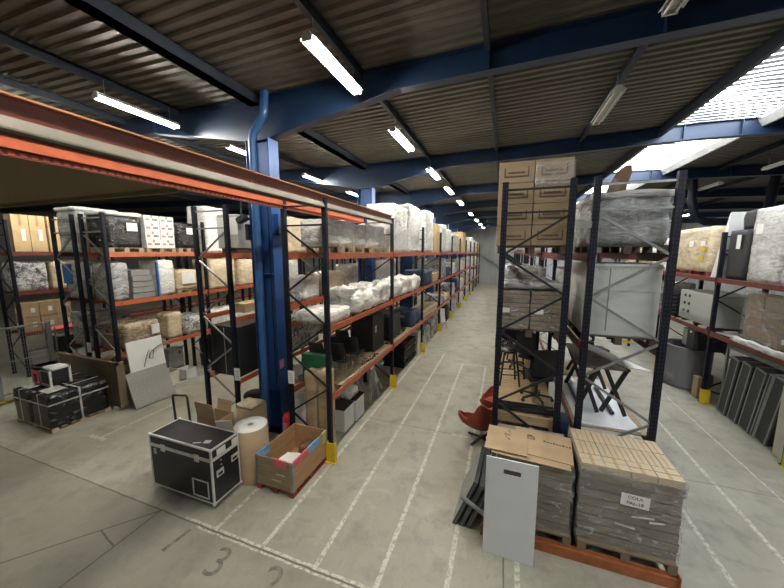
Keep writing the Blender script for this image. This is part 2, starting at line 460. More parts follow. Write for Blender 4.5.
sheetwall('wall_right', 'x', 18.0, -5, 44)
mb = MB(); mb.b(-46.2,-46,-5,44,0,8.6); struct(mb, 'wall_left', 'grey')
mb = MB(); mb.b(-46,18,-5.2,-5,0,8.6); struct(mb, 'wall_front', 'grey')
# portal frames
FR = [.35, 5.75, 11.15, 16.55, 21.95, 27.35, 32.75, 38.15]
def rafter(y):
    mb = MB()
    def seg(xa, xb, da, db):      # I-section piece between xa and xb, depth da..db
        za, zb = roofz(xa)-.015, roofz(xb)-.015
        n = 1 if da == db else 6
        for i in range(n):
            t0, t1 = i/n, (i+1)/n
            X0, X1 = xa+(xb-xa)*t0, xa+(xb-xa)*t1
            T0, T1 = za+(zb-za)*t0, za+(zb-za)*t1
            D0, D1 = da+(db-da)*t0, da+(db-da)*t1
            def slab(h0a, h0b, h1a, h1b, w):
                mb.add([(X0,y-w,h0a),(X1,y-w,h1a),(X1,y+w,h1a),(X0,y+w,h0a),(X0,y-w,h0b),(X1,y-w,h1b),(X1,y+w,h1b),(X0,y+w,h0b)],
                       [(0,3,2,1),(4,5,6,7),(0,1,5,4),(1,2,6,5),(2,3,7,6),(3,0,4,7)])
            slab(T0-.02, T0, T1-.02, T1, .1); slab(T0-D0, T0-D0+.02, T1-D1, T1-D1+.02, .1); slab(T0-D0+.02, T0-.02, T1-D1+.02, T1-.02, .008)
    D = .41
    seg(-46, -8.2, D, D); seg(-8.2, -5.30, D, .86); seg(-5.30, -4.80, .86, .86); seg(-4.80, -1.9, .86, D); seg(-1.9, RIDGE, D, D); seg(RIDGE, 18, D, D)
    for x in (4.35, 5.55, -.4, 1.9, -8.2, 8.1): 
        mb.b(x-.008, x+.008, y-.095, y+.095, roofz(x)-.40, roofz(x)-.02)
    o = struct(mb, 'roof_beam', 'roof_blue' if False else 'roof_blue'); return o
for y in FR: rafter(y)
for x, w, h in ((-19.7,.08,.16),(-17.6,.08,.16),(-15.5,.08,.16),(-13.3,.08,.16),(-11.2,.08,.16),(-9.1,.08,.16),(-7.25,.08,.16),(-5.05,.22,.2),(-2.6,.08,.16),(-.42,.08,.16),(1.9,.08,.16),(7.7,.08,.16),(9.9,.08,.16),(12.1,.08,.16)):
    mb = MB(); z = roofz(x)-.005
    for a, b in zip([-5]+FR, FR+[44]):
        mb.b(x-w/2, x+w/2, a+.12, b-.12, z-h, z-h+.012); mb.b(x-.006, x+.006, a+.12, b-.12, z-h, z); mb.b(x-w/2, x+w/2, a+.12, b-.12, z-.012, z)
        if w > .1: mb.b(x-w/2, x+w/2, a+.12, b-.12, z-h, z)
    struct(mb, 'roof_beam', 'purlin')
# columns of the portal frames
ORD = ['nearest','second','third','fourth','fifth','sixth','seventh','eighth','ninth','tenth','eleventh','twelfth']
for i, y in enumerate(FR[1:]):
    x = -5.03
    t = thing('steel_column', f'blue steel I-section column between the racks, {ORD[i]} along the row', 'column', (x, y, 0), 0, 'blue steel columns')
    mb = MB(t.location); zt = roofz(x)-.86
    a, wf = .30, .155
    mb.b(x-a, x-a+.022, y-wf, y+wf, .03, zt); mb.b(x+a-.022, x+a, y-wf, y+wf, .03, zt); mb.b(x-a+.022, x+a-.022, y-.007, y+.007, .03, zt)
    mb.build('shaft', 'column_blue', t, .003)
    mb = MB(t.location); mb.b(x-.36, x+.36, y-.22, y+.22, 0, .03)
    for sx in (-.33, .33):
        for sy in (-.17, .17): mb.tube([(x+sx,y+sy,.03),(x+sx,y+sy,.06)], .016, 6)
    mb.build('base_plate', 'navy', t)
    mb = MB(t.location)
    for z in (1.0, 3.7): mb.b(x-a+.022, x+a-.022, y-wf+.01, y+wf-.01, z, z+.014)
    mb.build('stiffener', 'column_blue', t)
    if i == 0:
        mb = MB(t.location); mb.ob((x-.42, y-.24, 4.90), (.22,.16,.12), Euler((0,rad(-24),0)), 0); mb.bar((x-.40,y-.14,4.9),(x-.29,y-.1,4.92),.05,.05,0)
        mb.b(x-.40, x-.3, y-.2, y-.02, 4.45, 4.8)
        fl = mb.build('floodlight', 'black', t, .008); fl['label'] = 'black floodlight bolted on left face'
        mb = MB(t.location); mb.b(x+.305, x+.42, y-.1, y+.12, 4.55, 5.0); mb.build('bracket', 'column_blue', t, .004)
        mb = MB(t.location); mb.b(x+.30, x+.304, y-.12, y+.02, 1.55, 1.75); mb.build('sticker', 'pink', t)
        mb = MB(t.location); mb.tube([(x+.22,y-.17,5.75),(x+.22,y-.17,4.0),(x+.22,y-.17,1.2)], .012, 6); mb.build('conduit', 'navy', t)
        mb = MB(t.location); mb.tube([(x+.33,y-.22,roofz(x)-.02),(x+.33,y-.26,roofz(x)-.40),(x+.30,y-.26,roofz(x)-.5),(x+.03,y-.26,roofz(x)-.78),(x-.02,y-.25,roofz(x)-.92),(x-.03,y-.25,5.3),(x-.03,y-.25,.25),(x-.03,y-.36,.06)], .085, 12); dp = mb.build('downpipe', 'pipe_blue', t); dp['label'] = 'lighter blue downpipe with an offset bend at the top'

# ================================================================== LIGHTS (fluorescent battens)
def make_light(label, lit, loc, group, drop=.3):
    t = thing('fluorescent_light', label, 'ceiling light', loc, 0, group)
    mb = MB(); mb.b(-.045,.045,-.76,.76,-.03,.04); mb.prism([(-.05,.03),(-.12,-.035),(-.115,-.04),(-.045,.02)], 'y', -.74, .74); mb.prism([(.05,.03),(.12,-.035),(.115,-.04),(.045,.02)], 'y', -.74, .74)
    mb.build('housing', 'fixture', t, .004)
    for sx in (-.055, .055):
        mb = MB(); mb.tube([(sx,-.74,-.055),(sx,.74,-.055)], .02 if lit else .016, 8); mb.build('tube', 'tube_light' if lit else 'dead_tube', t)
    for sy in (-.6,.6): MB().tube([(0,sy,.04),(0,sy,drop)], .006, 5).build('hanger', 'zinc', t)
    for sy in (-.75,.75):
        mb = MB(); mb.b(-.075,.075,sy-.015,sy+.015,-.075,.0); mb.build('end_cap', 'fixture', t)
    return t
aisle_y = [1.3, 4.62, 7.95, 11.6, 14.9, 18.7, 24.4, 29.3, 33.5, 38]  # first entry is an unseen lamp, added to brighten the foreground
k = 0; L0 = None
NEAR = {4.62:'lit twin tube light above the aisle, nearest and largest of its row', 7.95:'lit twin tube light above the aisle, just beyond the nearest roof beam'}
for y in aisle_y:
    lab = NEAR.get(y) or (f'lit tube light over the central aisle, {ORD[k+2]} of its row' if y > 8 else f'unseen tube light added over the near aisle to light the foreground')
    if y > 8: k += 1
    loc = (-2.57, y, 7.0)
    L0 = make_light(lab, True, loc, 'lights above the central aisle') if L0 is None else dup(L0, loc, None, lab)
k = 0
for y in [4.66, 7.55, 10.9, 14.3, 17.9, 21.5, 26, 31, 36]:
    k += 1
    lab = 'lit tube light above the left aisle, nearest the orange bridge beams' if y == 4.66 else 'lit tube light glowing left of the nearest blue column' if y == 7.55 else f'lit tube light above the left aisle, number {k} counted from the front wall'
    dup(L0, (-7.05, y, 7.0), None, lab, 'lights above the left aisle')
for k, y in enumerate([1.5, 5.8, 10, 15, 21, 28]):
    dup(L0, (-13.6, y, 7.05), None, f'lit tube light above the far left aisle, {ORD[k]} of its row', 'lights above the far left aisle')
D0 = make_light('unlit tube light under the dark roof at the top edge, right of centre', False, (1.66, 4.15, 7.0), 'unlit lights')
dup(D0, (1.70, 7.55, 7.0), None, 'unlit tube light left of the skylight, seen between two roof beams', 'unlit lights')
for k, y in enumerate((13.6, 17.4, 22.0)): dup(D0, (7.9, y, 6.95), None, f'unlit tube light right of the skylight, {ORD[k]} of its row', 'unlit lights')
dup(L0, (12.2, 29.0, 6.9), None, 'lit tube light at the far right beyond the right rack', 'lights at the far right')
dup(L0, (12.2, 36.0, 6.9), None, 'lit tube light at the far right end of the hall', 'lights at the far right')

# ================================================================== RACKS
def post_mesh(h, key={}):
    if h not in key:
        mb = MB(); w, d, t = .046, .036, .004
        mb.b(-w, w, -d, -d+t, 0, h); mb.b(-w, -w+t, -d, d, 0, h); mb.b(w-t, w, -d, d, 0, h); mb.b(-w, -.02, d-t, d, 0, h); mb.b(.02, w, d-t, d, 0, h)
        key[h] = mb.mesh('post', 'navy_post')
    return key[h]
plate_me = None
def rack(label, x0, x1, ys, levels, zt, start_left, beam='orange', brace='zinc', group=None, flip_first=True, skip=()):
    """pallet rack row: upright_frame > post, brace, foot_plate; beams; x0/x1 outer post faces"""
    global plate_me
    xa, xb = x0+.046, x1-.046
    t = thing('pallet_rack', label, 'rack', (xa, ys[0], 0), 0, group)
    zs = [zt-.17, zt-.53]
    mb = MB(); D = xb-xa
    for z in (zt-.12, zt-.48): mb.bar((0,0,z),(D,0,z),.03,.03)
    z = zt-.52; side = 0 if start_left else 1
    while z > .35:
        z2 = z-.635
        p = (0 if side==0 else D); q = D-p
        mb.bar((p,0,z),(q,0,max(z2,.12)),.026,.036); z = z2; side = 1-side
    brm = mb.mesh('brace', brace)
    if plate_me is None:
        pm = MB(); pm.b(-.07,.07,-.06,.06,0,.012); plate_me = pm.mesh('foot_plate', 'navy')
    hat = None
    for y in ys:
        f = bpy.data.objects.new('upright_frame', brm); COL.objects.link(f); f.parent = t; f.location = (0, y-ys[0], 0)
        for x in (0, D):
            p = bpy.data.objects.new('post', post_mesh(zt)); COL.objects.link(p); p.parent = f; p.location = (x,0,0)
            pl = bpy.data.objects.new('foot_plate', plate_me); COL.objects.link(pl); pl.parent = f; pl.location = (x,0,0)
    meshes = {}
    for i in range(len(ys)-1):
        L = ys[i+1]-ys[i]-.075
        for z in levels:
            if (i, z) in skip: continue
            for sgn, x in ((1, 0), (-1, D)):
                k = (round(L,3), sgn)
                if k not in meshes:
                    mb = MB(); o_ = -.046*sgn
                    # step beam: outer face flush with the post, lip to the inside
                    prof = [(o_,0),(o_+.05*sgn,0),(o_+.05*sgn,.085),(o_+.03*sgn,.085),(o_+.03*sgn,.115),(o_,.115)]
                    mb.prism(prof, 'y', .012, L-.012)
                    for ya in (0, L-.012): mb.b(o_-.006*sgn, o_+.075*sgn, ya, ya+.012, -.07, .15)
                    meshes[k] = mb.mesh('beam', beam)
                b = bpy.data.objects.new('beam', meshes[k]); COL.objects.link(b); b.parent = t; b.location = (x, ys[i]-ys[0]+.0375, z-.115)
    return t
LV = (1.33, 2.75, 4.17)           # beam tops
P0 = 5.22; PITCH = 3.72
ysA = [P0+PITCH*i for i in range(11)]
AX0, AX1 = -4.17, -3.16
rA = rack('long pallet rack with orange beams along the left side of the central aisle', AX0, AX1, ysA, LV, 5.18, True, 'orange', 'shaded_brace', 'pallet racks', skip={(10,1.33)})
# the raised top level of the two nearest bays: deep beams, one with a beige grey lower flange, bridging over the cross aisle
for (x, sgn, nm, lab) in ((AX1-.046, -1, 'bridge_beam', 'deep beam with a beige grey lower flange'), (AX0+.046, 1, 'bridge_beam', 'deep orange beam with a row of holes')):
    mb = MB(rA.location); y0, y1 = .6, ysA[1]-.04
    if sgn < 0:
        mb.b(x-.075, x+.035, y0, y1, 5.235, 5.25, 0)           # top flange
        mb.b(x-.02, x-.005, y0, y1, 5.10, 5.235, 1)            # recessed web
        mb.prism([(x-.05,5.01),(x+.035,5.01),(x+.035,5.025),(x+.01,5.10),(x-.05,5.10)], 'y', y0, y1, 2)
        mb.b(x-.075, x-.055, y0, y1, 4.99, 5.2, 1)
        for yy in (2.1, 3.4, 4.9, 6.2): mb.b(x-.004, x+.012, yy, yy+.1, 5.10, 5.125, 1)
    else:
        mb.b(x-.035, x+.05, y0, y1, 5.21, 5.225, 0); mb.b(x, x+.02, y0, y1, 5.1, 5.21, 0); mb.b(x-.035, x+.05, y0, y1, 5.085, 5.10, 0); mb.b(x-.02, x+.012, y0, y1, 5.02, 5.085, 1)
        n = int((y1-y0)/.075)
        for i in range(n): mb.b(x+.012, x+.018, y0+i*.075, y0+i*.075+.045, 5.035, 5.065, 2)
    o = mb.build(nm, ['orange_pale','bridge_web','beige_beam'] if sgn < 0 else ['orange','red_beam','orange'], rA); o['label'] = lab
ysB = ysA
BX0, BX1 = -6.55, -5.55
rB = rack('pallet rack behind the blue columns, facing the left aisle', BX0, BX1, ysB, LV, 5.18, False, 'orange', 'zinc', 'pallet racks')
ysC = [5.2+2.82*i for i in range(10)]
CL = (1.50, 2.88, 4.17)
rC = rack('pallet rack with red orange beams whose near end stands beside the grey foam board', -10.60, -9.62, ysC, CL, 5.18, True, 'orange', 'zinc', 'pallet racks')
rC2 = rack('left half of the back to back racks behind the long brown crate', -11.92, -10.90, ysC, CL, 5.18, False, 'red_beam', 'zinc', 'pallet racks')
rL = rack('pallet rack at the far left edge behind the mesh fence', -15.95, -14.95, [5.45+2.82*i for i in range(6)], CL, 5.2, True, 'red_beam', 'shaded_brace', 'pallet racks')
ysD = [5.55+PITCH*i for i in range(10)]
rD1 = rack('right rack row along the central aisle, carrying the tall carton tower', -.10, .96, ysD, LV, 5.30, False, 'red_beam', 'shaded_brace', 'pallet racks')
rD2 = rack('right rack row carrying the big pale crate, back to back with the aisle row', 1.18, 2.26, ysD, LV, 5.30, True, 'red_beam', 'zinc', 'pallet racks')
mb = MB((1.07,5.5,4.6)); mb.bar((.965,5.49,4.62),(1.175,5.49,4.60),.05,.09); tag(mb.build('row_spacer', 'zinc'), 'grey spacer bar bridging the gap between the two right rack rows', 'spacer bar')
ysE = [2.32,5.18,8.04,10.9,13.76,16.62,19.48,22.34]
EL = (2.04, 3.51)
rE = rack('rack row with dark red beams at the right edge, holding the sofa and grey panels', 5.36, 6.42, ysE, EL, 4.72, True, 'red_beam', 'shaded_brace', 'pallet racks')
# signs hung on the uprights
for (x, y, z, r) in ((AX0+.046, P0-.045, 1.62, rA), (BX1-.03, P0-.045, 1.48, rB), (-10.86, 5.15, 1.55, rC2)):
    mb = MB(r.location); mb.ob((x+.05, y, z), (.15,.006,.28), Euler((0,0,rad(4)))); 
    for q in range(5): mb.b(x+.0, x+.1, y-.006, y-.004, z-.09+q*.04, z-.082+q*.04, 1)
    o = mb.build('load_sign', ['paper','grey'], r); o['label'] = 'white load notice hung on the post'
# post guards
def guard(label, loc, group):
    t = thing('post_guard', label, 'post protector', loc, 0, group)
    mb = MB(); mb.prism([(-.10,-.09),(.10,-.09),(.10,-.005),(.088,-.005),(.088,-.078),(-.088,-.078),(-.088,-.005),(-.10,-.005)], 'z', .012, .42)
    mb.build('shield', 'yellow', t, .006)
    mb = MB(); mb.b(-.12,.12,-.13,-.005,0,.012); mb.build('foot', 'yellow', t); return t
g0 = guard('yellow post guard at the corner post beside the plywood crate', (AX1+.035, P0-.06, 0), 'guards along the left rack')
for i in range(1, 8):
    dup(g0, (AX1+.035, ysA[i]-.06, 0), None, f'yellow post guard along the left rack, {ORD[i]} counted from the plywood crate', 'guards along the left rack')
dup(g0, (5.40, 10.84, 0), None, 'yellow post guard between the grey sofa and the leaning panels', 'guards along the right rack')
dup(g0, (5.40, 7.98, 0), None, 'yellow post guard at the right edge beside the cream box', 'guards along the right rack')
dup(g0, (5.40, 13.70, 0), None, 'yellow post guard beyond the grey sofa', 'guards along the right rack')
# chipboard platform joined to the bridge beams
t = thing('platform_deck', 'large brown chipboard platform hanging overhead at the left, behind the orange beams', 'platform', (-7, 2, 5.03))
mb = MB(t.location); mb.b(-12.6, -4.16, -.5, 3.12, 5.04, 5.075); mb.build('deck_board', 'chipboard', t)
mb = MB(t.location); mb.b(-12.6, -4.16, 3.12, 3.16, 4.985, 5.12); mb.build('edge_board', 'chip_edge', t)
mb = MB(t.location)
for x in (-12.4,-10.9,-9.4,-7.9,-6.4): mb.b(x-.05,x+.05,-.5,3.1,5.075,5.24)
mb.build('joist', 'orange', t)
t = thing('support_post', 'navy post carrying the overhead chipboard platform, outside the photo', 'post', (-12.4, 2.9, 0))
for (x, y) in ((-12.4,2.9),(-12.4,-.3)):
    mb = MB(t.location); mb.b(x-.05,x+.05,y-.05,y+.05,0,5.038); mb.build('post', 'navy', t)
# near end posts that carry the bridge beams
t = thing('end_frame', 'navy rack upright carrying the near end of the orange bridge beams', 'rack upright', (AX0, .7, 0))
for x in (AX0+.046, AX1-.046):
    mb = MB((AX0,.7,0)); mb.b(x-.046,x+.046,.5,.59,0,5.3); mb.build('post', 'navy', t)
mb = MB((AX0,.7,0))
for z in (1,2,3,4,5): mb.bar((AX0+.046,.545,z),(AX1-.046,.545,z-.6),.03,.03)
mb.build('brace', 'zinc', t)
# ================================================================== PALLETS / LOADS helpers
PAL = {}
def pallet(label, x0, x1, y0, y1, z, matn='pallet_wood', group='wooden pallets', h=.13, along='x'):
    """deck boards, blocks, bottom runners; footprint x0..x1, y0..y1, bottom at z"""
    w, d = round(x1-x0,2), round(y1-y0,2); key = (w, d, matn, h)
    if key in PAL: return dup(PAL[key], (x0, y0, z), None, label, group)
    t = thing('pallet', label, 'pallet', (x0, y0, z), 0, group)
    mb = MB(); n = 7
    for i in range(n):
        a = i*(d-.1)/(n-1); mb.b(0, w, a, a+.1, h-.02, h)
    mb.build('deck_boards', matn, t)
    bm_ = MB().b(0, .1, 0, .12, .0205, h-.0205).mesh('block', matn)
    for i in range(3):
        for j in range(3):
            q = bpy.data.objects.new('block', bm_); COL.objects.link(q); q.parent = t; q.location = (i*(w-.1)/2, j*(d-.12)/2, 0)
    rm_ = MB().b(0, .1, 0, d, 0, .02).mesh('bottom_runner', matn)
    for i in range(3):
        q = bpy.data.objects.new('bottom_runner', rm_); COL.objects.link(q); q.parent = t; q.location = (i*(w-.1)/2, 0, 0)
    PAL[key] = t; return t
def wrapped(label, x0, x1, y0, y1, z0, z1, matn='wrap_white', seed=0, amp=.035, group=None, label_at=None, cat='wrapped load', name='wrapped_load', top=None, tagm='paper', film=None, rnd=.06, step=.12):
    o = Vector(((x0+x1)/2, (y0+y1)/2, z0)); mb = MB(o)
    lumpy(mb, x0, x1, y0, y1, z0, z1, amp, seed, step, 2.6, rnd)
    if not (label_at or top or film):
        ob = mb.build(name, matn); return tag(ob, label, cat, group)
    t = thing(name, label, cat, o, 0, group)
    mb.build('wrapped_goods', matn, t)
    if top:
        mb = MB(o); lumpy(mb, x0-.03, x1+.03, y0-.03, y1+.03, z1-.02, z1+.09, .03, seed+5, .12, 4, .04); p = mb.build('top_sheet', top, t); p['label'] = 'loose sheet folded over the top'
    for q in (label_at or []):
        kind, a, b, w, h = q        # 'x' = on the +x face, 'X' = on the -x face, 'y' = on the -y face
        mb = MB(o); e = amp+.012
        if kind == 'x': mb.b(x1+e*.6, x1+e, a-w/2, a+w/2, b-h/2, b+h/2)
        elif kind == 'X': mb.b(x0-e, x0-e*.6, a-w/2, a+w/2, b-h/2, b+h/2)
        else: mb.b(a-w/2, a+w/2, y0-e, y0-e*.6, b-h/2, b+h/2)
        p = mb.build('paper_label', tagm, t); p['label'] = 'pasted paper sheet'
    if film:
        mb = MB(o); lumpy(mb, x0-.03, x1+.03, y0-.03, y1+.03, z0, z1+.02, .02, seed+9, .14, 3, .05); mb.build('stretch_film', film, t)
    return t
LAYER = ['bottom','second','third','fourth','fifth']
CART = {}
def carton_obj(w, d, h, matn, style):
    """one closed carton: body, tape strip; style adds printing"""
    key = (round(w,3), round(d,3), round(h,3), matn, style)
    if key in CART: return CART[key], False
    t = thing('carton', '', 'carton')
    mb = MB(); mb.b(.004, w-.004, .004, d-.004, .002, h-.004); mb.build('body', matn, t, .006)
    mb = MB()
    if w > d: mb.b(-.0, w, d/2-.03, d/2+.03, h-.004, h-.0025); mb.b(.0, .003, d/2-.03, d/2+.03, h*.7, h-.003); mb.b(w-.003, w-.0005, d/2-.03, d/2+.03, h*.7, h-.003)
    else: mb.b(w/2-.03, w/2+.03, 0, d, h-.004, h-.0025); mb.b(w/2-.03, w/2+.03, .0, .003, h*.7, h-.003)
    mb.build('tape', 'tape', t)
    if style == 'bracket':     # a U-shaped printed frame with an illegible line of print
        mb = MB(); a, b = .16*w, .84*w; y0, y1 = -.0005, .004
        mb.b(a, a+.014, y0, y1, h*.28, h*.72); mb.b(b-.014, b, y0, y1, h*.28, h*.72); mb.b(a, b, y0, y1, h*.26, h*.33)
        for q in range(14):
            u = a+.06+q*(b-a-.12)/14; mb.b(u, u+(b-a-.12)/14*.8, y0, y1, h*.44, h*.44+h*(.07 if q%4 else .09))
        mb.build('printing', 'print_ink', t)
    if style == 'label_side':
        MB().b(w*.1, w*.36, -.0005, .004, h*.3, h*.62).build('paper_label', 'paper', t); MB().b(w-.004, w+.0005, d*.5, d*.75, h*.3, h*.62).build('paper_label', 'paper', t)
    if style == 'green_print':
        for nm, a, b, m in (('printing_green',.55,.9,'green'),('printing_red',.1,.35,'tape_red')):
            mb = MB()
            for q in range(4): mb.b(w-.004, w+.0005, d*(a+(b-a)*q/4), d*(a+(b-a)*(q+.7)/4), h*.35, h*.6)
            mb.build('printing', m, t)
    CART[key] = t; return t, True
def cartons(where, x0, y0, z0, nx, ny, nz, w, d, h, matn='carton_far', style='plain', group=None, show=None, colour='brown', jit=.006, colw=None, roww=None):
    """stack of single cartons; label names layer, column (along the aisle) and row"""
    colw = colw or (['left','right'] if nx == 2 else ['left','middle','right'])
    roww = roww or (['near','far'] if ny == 2 else ['near','middle','far','farthest'])
    for k in range(nz):
        for i in range(nx):
            for j in range(ny):
                if show and not show(i, j, k, nx, ny, nz): continue
                lay = 'top' if k == nz-1 else LAYER[k]
                bits = [f'{colour} carton']
                if nz > 1: bits.append(f'{lay} layer')
                if nx > 1: bits.append(f'{colw[i]} column')
                if ny > 1: bits.append(f'{roww[j]} row')
                lab = ', '.join(bits+[where])
                src, first = carton_obj(w, d, h, matn, style)
                loc = (x0+i*(w+.004)+random.uniform(-jit,jit), y0+j*(d+.004)+random.uniform(-jit,jit), z0+k*h)
                if first: src.location = loc; src['label'] = lab; src['group'] = group or where
                else: dup(src, loc, None, lab, group or where)
vis_left = lambda i,j,k,nx,ny,nz: i == 0 or j == 0          # seen from front and its left
vis_right = lambda i,j,k,nx,ny,nz: i == nx-1 or j == 0

# ================================================================== FOREGROUND LEFT
# --- flight case
t = thing('flight_case', 'large black flight case with aluminium edges on wheels, left of the cardboard roll', 'flight case', (-5.02, 3.67, 0))
o = t.location; X0, X1, Y0, Y1, Z0, Z1, ZS = -5.73, -4.29, 3.39, 3.95, .09, 1.05, .86
mb = MB(o); mb.b(X0+.006, X1-.006, Y0+.006, Y1-.006, Z0, ZS-.004); mb.build('body', 'laminate', t)
mb = MB(o); mb.b(X0+.006, X1-.006, Y0+.006, Y1-.006, ZS+.004, Z1-.004); mb.build('lid', 'laminate', t)
def edges(mb, x0, x1, y0, y1, z0, z1, w=.028, th=.004, horiz=('b','t'), vert=True):
    for z, s in ((z0, 1), (z1, -1)):
        za, zb = sorted((z, z+s*w))
        mb.b(x0, x1, y0-th+.006, y0+.006, za, zb); mb.b(x0, x1, y1-.006, y1+th-.006, za, zb)
        mb.b(x0-th+.006, x0+.006, y0, y1, za, zb); mb.b(x1-.006, x1+th-.006, y0, y1, za, zb)
    if vert:
        for x in (x0, x1):
            for y in (y0, y1):
                mb.b(x-(0 if x==x0 else w), x+(w if x==x0 else 0), y-.001-(0 if y==y0 else -.0), y+(.004 if y==y0 else .002), z0, z1)
                mb.b(x-(.001 if x==x0 else .004), x+(.004 if x==x0 else .001), y-(0 if y==y0 else w), y+(w if y==y0 else 0), z0, z1)
mb = MB(o); edges(mb, X0, X1, Y0, Y1, Z0, ZS-.002); mb.build('edge_trim', 'alu', t)
mb = MB(o); edges(mb, X0, X1, Y0, Y1, ZS+.002, Z1)
for (a,b,c,d) in ((X0,X1,Y0,Y0+.03),(X0,X1,Y1-.03,Y1),(X0,X0+.03,Y0,Y1),(X1-.03,X1,Y0,Y1)): mb.b(a,b,c,d,Z1-.006,Z1)
mb.build('lid_trim', 'alu', t)
for x in (X0, X1):
    for y in (Y0, Y1):
        for z in (Z0+.01, Z1-.01):
            mb = MB(o); mb.lathe([(0,-.03),(.022,-.022),(.03,0),(.022,.022),(0,.03)], (x-(.008 if x==X1 else -.008), y-(.008 if y==Y1 else -.008), z), 10); mb.build('ball_corner', 'alu', t)
for x in (-5.40, -4.61):
    mb = MB(o); mb.b(x-.05,x+.05,Y0-.008,Y0+.004,ZS-.07,ZS+.055); mb.b(x-.022,x+.022,Y0-.022,Y0-.006,ZS-.03,ZS+.03); mb.build('butterfly_latch', 'alu', t, .004)
for (y, z) in ((3.54, .58), (3.84, .66)):
    mb = MB(o); mb.b(X1-.002,X1+.008,y-.07,y+.07,z-.06,z+.06); h_ = mb.build('handle', 'alu', t, .004)
    mb = MB(o); mb.b(X1+.006,X1+.0105,y-.045,y+.045,z-.035,z+.01); hb = mb.build('grip', 'black', h_)
    mb = MB(o); mb.b(X1-.001, X1+.006, 3.50+(0 if y<3.7 else .3), 3.67+(0 if y<3.7 else .3)-(.05 if y>3.7 else 0), .90, 1.0); lb = mb.build('sticker', 'paper', t); lb['label'] = 'pale sticker on the lid end'
for z in (.78,.7): 
    mb = MB(o); mb.tube([(X1-.002,3.57,z),(X1+.008,3.57,z)], .012, 8); mb.build('rivet', 'alu', t)
mb = MB(o)   # square frame of the document holder
for (a,b,c,d) in ((-4.75,-4.39,.16,.18),(-4.75,-4.39,.45,.47),(-4.75,-4.73,.16,.47),(-4.41,-4.39,.16,.47)): mb.b(a,b,Y0-.006,Y0+.008,c,d)
mb.build('card_frame', 'alu', t)
mb = MB(o); mb.b(-5.64,-5.58,Y0-.002,Y0+.008,.70,.80); mb.build('sticker', 'grey_light', t)
mb = MB(o); mb.ob((-4.55,3.56,Z1+.001), (.11,.085,.003), Euler((0,0,rad(20)))); mb.ob((-4.69,3.48,Z1+.001), (.13,.03,.003), Euler((0,0,rad(25)))); p = mb.build('torn_label', 'paper', t); p['label'] = 'torn white label on lid'
for x in (X0+.14, X1-.14):
    for y in (Y0+.09, Y1-.09):
        mb = MB(o); mb.b(x-.045,x+.045,y-.045,y+.045,.078,.092); mb.b(x-.03,x-.024,y-.03,y+.03,.03,.08); mb.b(x+.024,x+.03,y-.03,y+.03,.03,.08); c = mb.build('caster', 'zinc', t)
        mb = MB(o); mb.tube([(x-.022,y,.045),(x+.022,y,.045)], .045, 14); mb.build('wheel', 'rubber', c)
# --- trolley whose handle sticks up behind the case
t = thing('hand_trolley', 'black folding trolley with its tall handle showing behind the flight case', 'trolley', (-6.1, 4.3, 0)); o = t.location
mb = MB(o); mb.tube([(-6.32,4.30,.10),(-6.32,4.26,1.22),(-6.29,4.255,1.28),(-5.93,4.255,1.33),(-5.90,4.26,1.28),(-5.90,4.30,.10)], .022, 8); mb.build('handle', 'black', t)
mb = MB(o); mb.b(-6.38,-5.84,4.32,4.46,.08,.11); mb.b(-6.3,-5.92,4.28,4.32,.08,.5); mb.build('toe_plate', 'black', t, .006)
for x in (-6.40,-5.82):
    mb = MB(o); mb.tube([(x-.02,4.34,.08),(x+.02,4.34,.08)], .08, 16); mb.build('wheel', 'rubber', t)
# --- cardboard rolls
def roll(label, x, y, r, h, top, tm):
    t = thing('cardboard_roll', label, 'roll', (x,y,0))
    mb = MB(); mb.lathe([(r,0),(r,h),(r-.01,h+.004)], (0,0,0), 40); mb.build('wound_cardboard', 'cardboard', t)
    mb = MB(); n=40; mb.lathe([(r-.012,h+.001),(r-.012,h+.012),(.05,h+.012),(.045,h-.08),(0,h-.08)], (0,0,0), 40); p = mb.build('end_face', tm, t); p['label'] = top
    mb = MB(); mb.lathe([(.05,h-.06),(.05,h+.013),(.04,h+.013),(.04,h-.06)], (0,0,0), 20); mb.build('core_tube', 'cardboard_dark', t)
    return t
r1 = roll('tall cardboard roll with a white end, standing right of the flight case', -4.335, 4.285, .30, 1.0, 'white wound end with core hole', 'paper')
r2 = roll('shorter brown cardboard roll with brown film top, behind the white ended roll', -5.02, 5.02, .30, .92, 'brown film over the end', 'tape')
mb = MB((-5.02,5.02,0)); lumpy(mb, -5.27,-4.80,4.80,5.2,.925,1.0,.03,3,.08,6,.03); mb.build('film_cover', 'wrap_tan', r2)
# --- plywood crate on its red pallet
t = thing('pallet', 'red painted pallet under the open plywood crate', 'pallet', (-4.0, 4.03, 0)); o = t.location
X0, X1, Y0, Y1 = -4.01, -3.235, 4.03, 5.13
mb = MB(o)
for i in range(6): a = Y0+i*(Y1-Y0-.1)/5; mb.b(X0, X1, a, a+.1, .083, .1)
mb.build('deck_boards', 'wood_red', t)
for i in range(3):
    for j in range(3): a, b = X0+i*(X1-X0-.1)/2, Y0+j*(Y1-Y0-.12)/2; MB(o).b(a, a+.1, b, b+.12, .0205, .0825).build('block', 'wood_red', t)
for i in range(3): a = X0+i*(X1-X0-.1)/2; MB(o).b(a, a+.1, Y0, Y1, 0, .02).build('bottom_runner', 'wood_red', t)
t = thing('open_crate', 'open plywood crate with red and blue tape on its rim, on a red pallet', 'crate', (-3.62, 4.6, .102)); o = t.location
Z0, Z1, th = .102, .645, .018
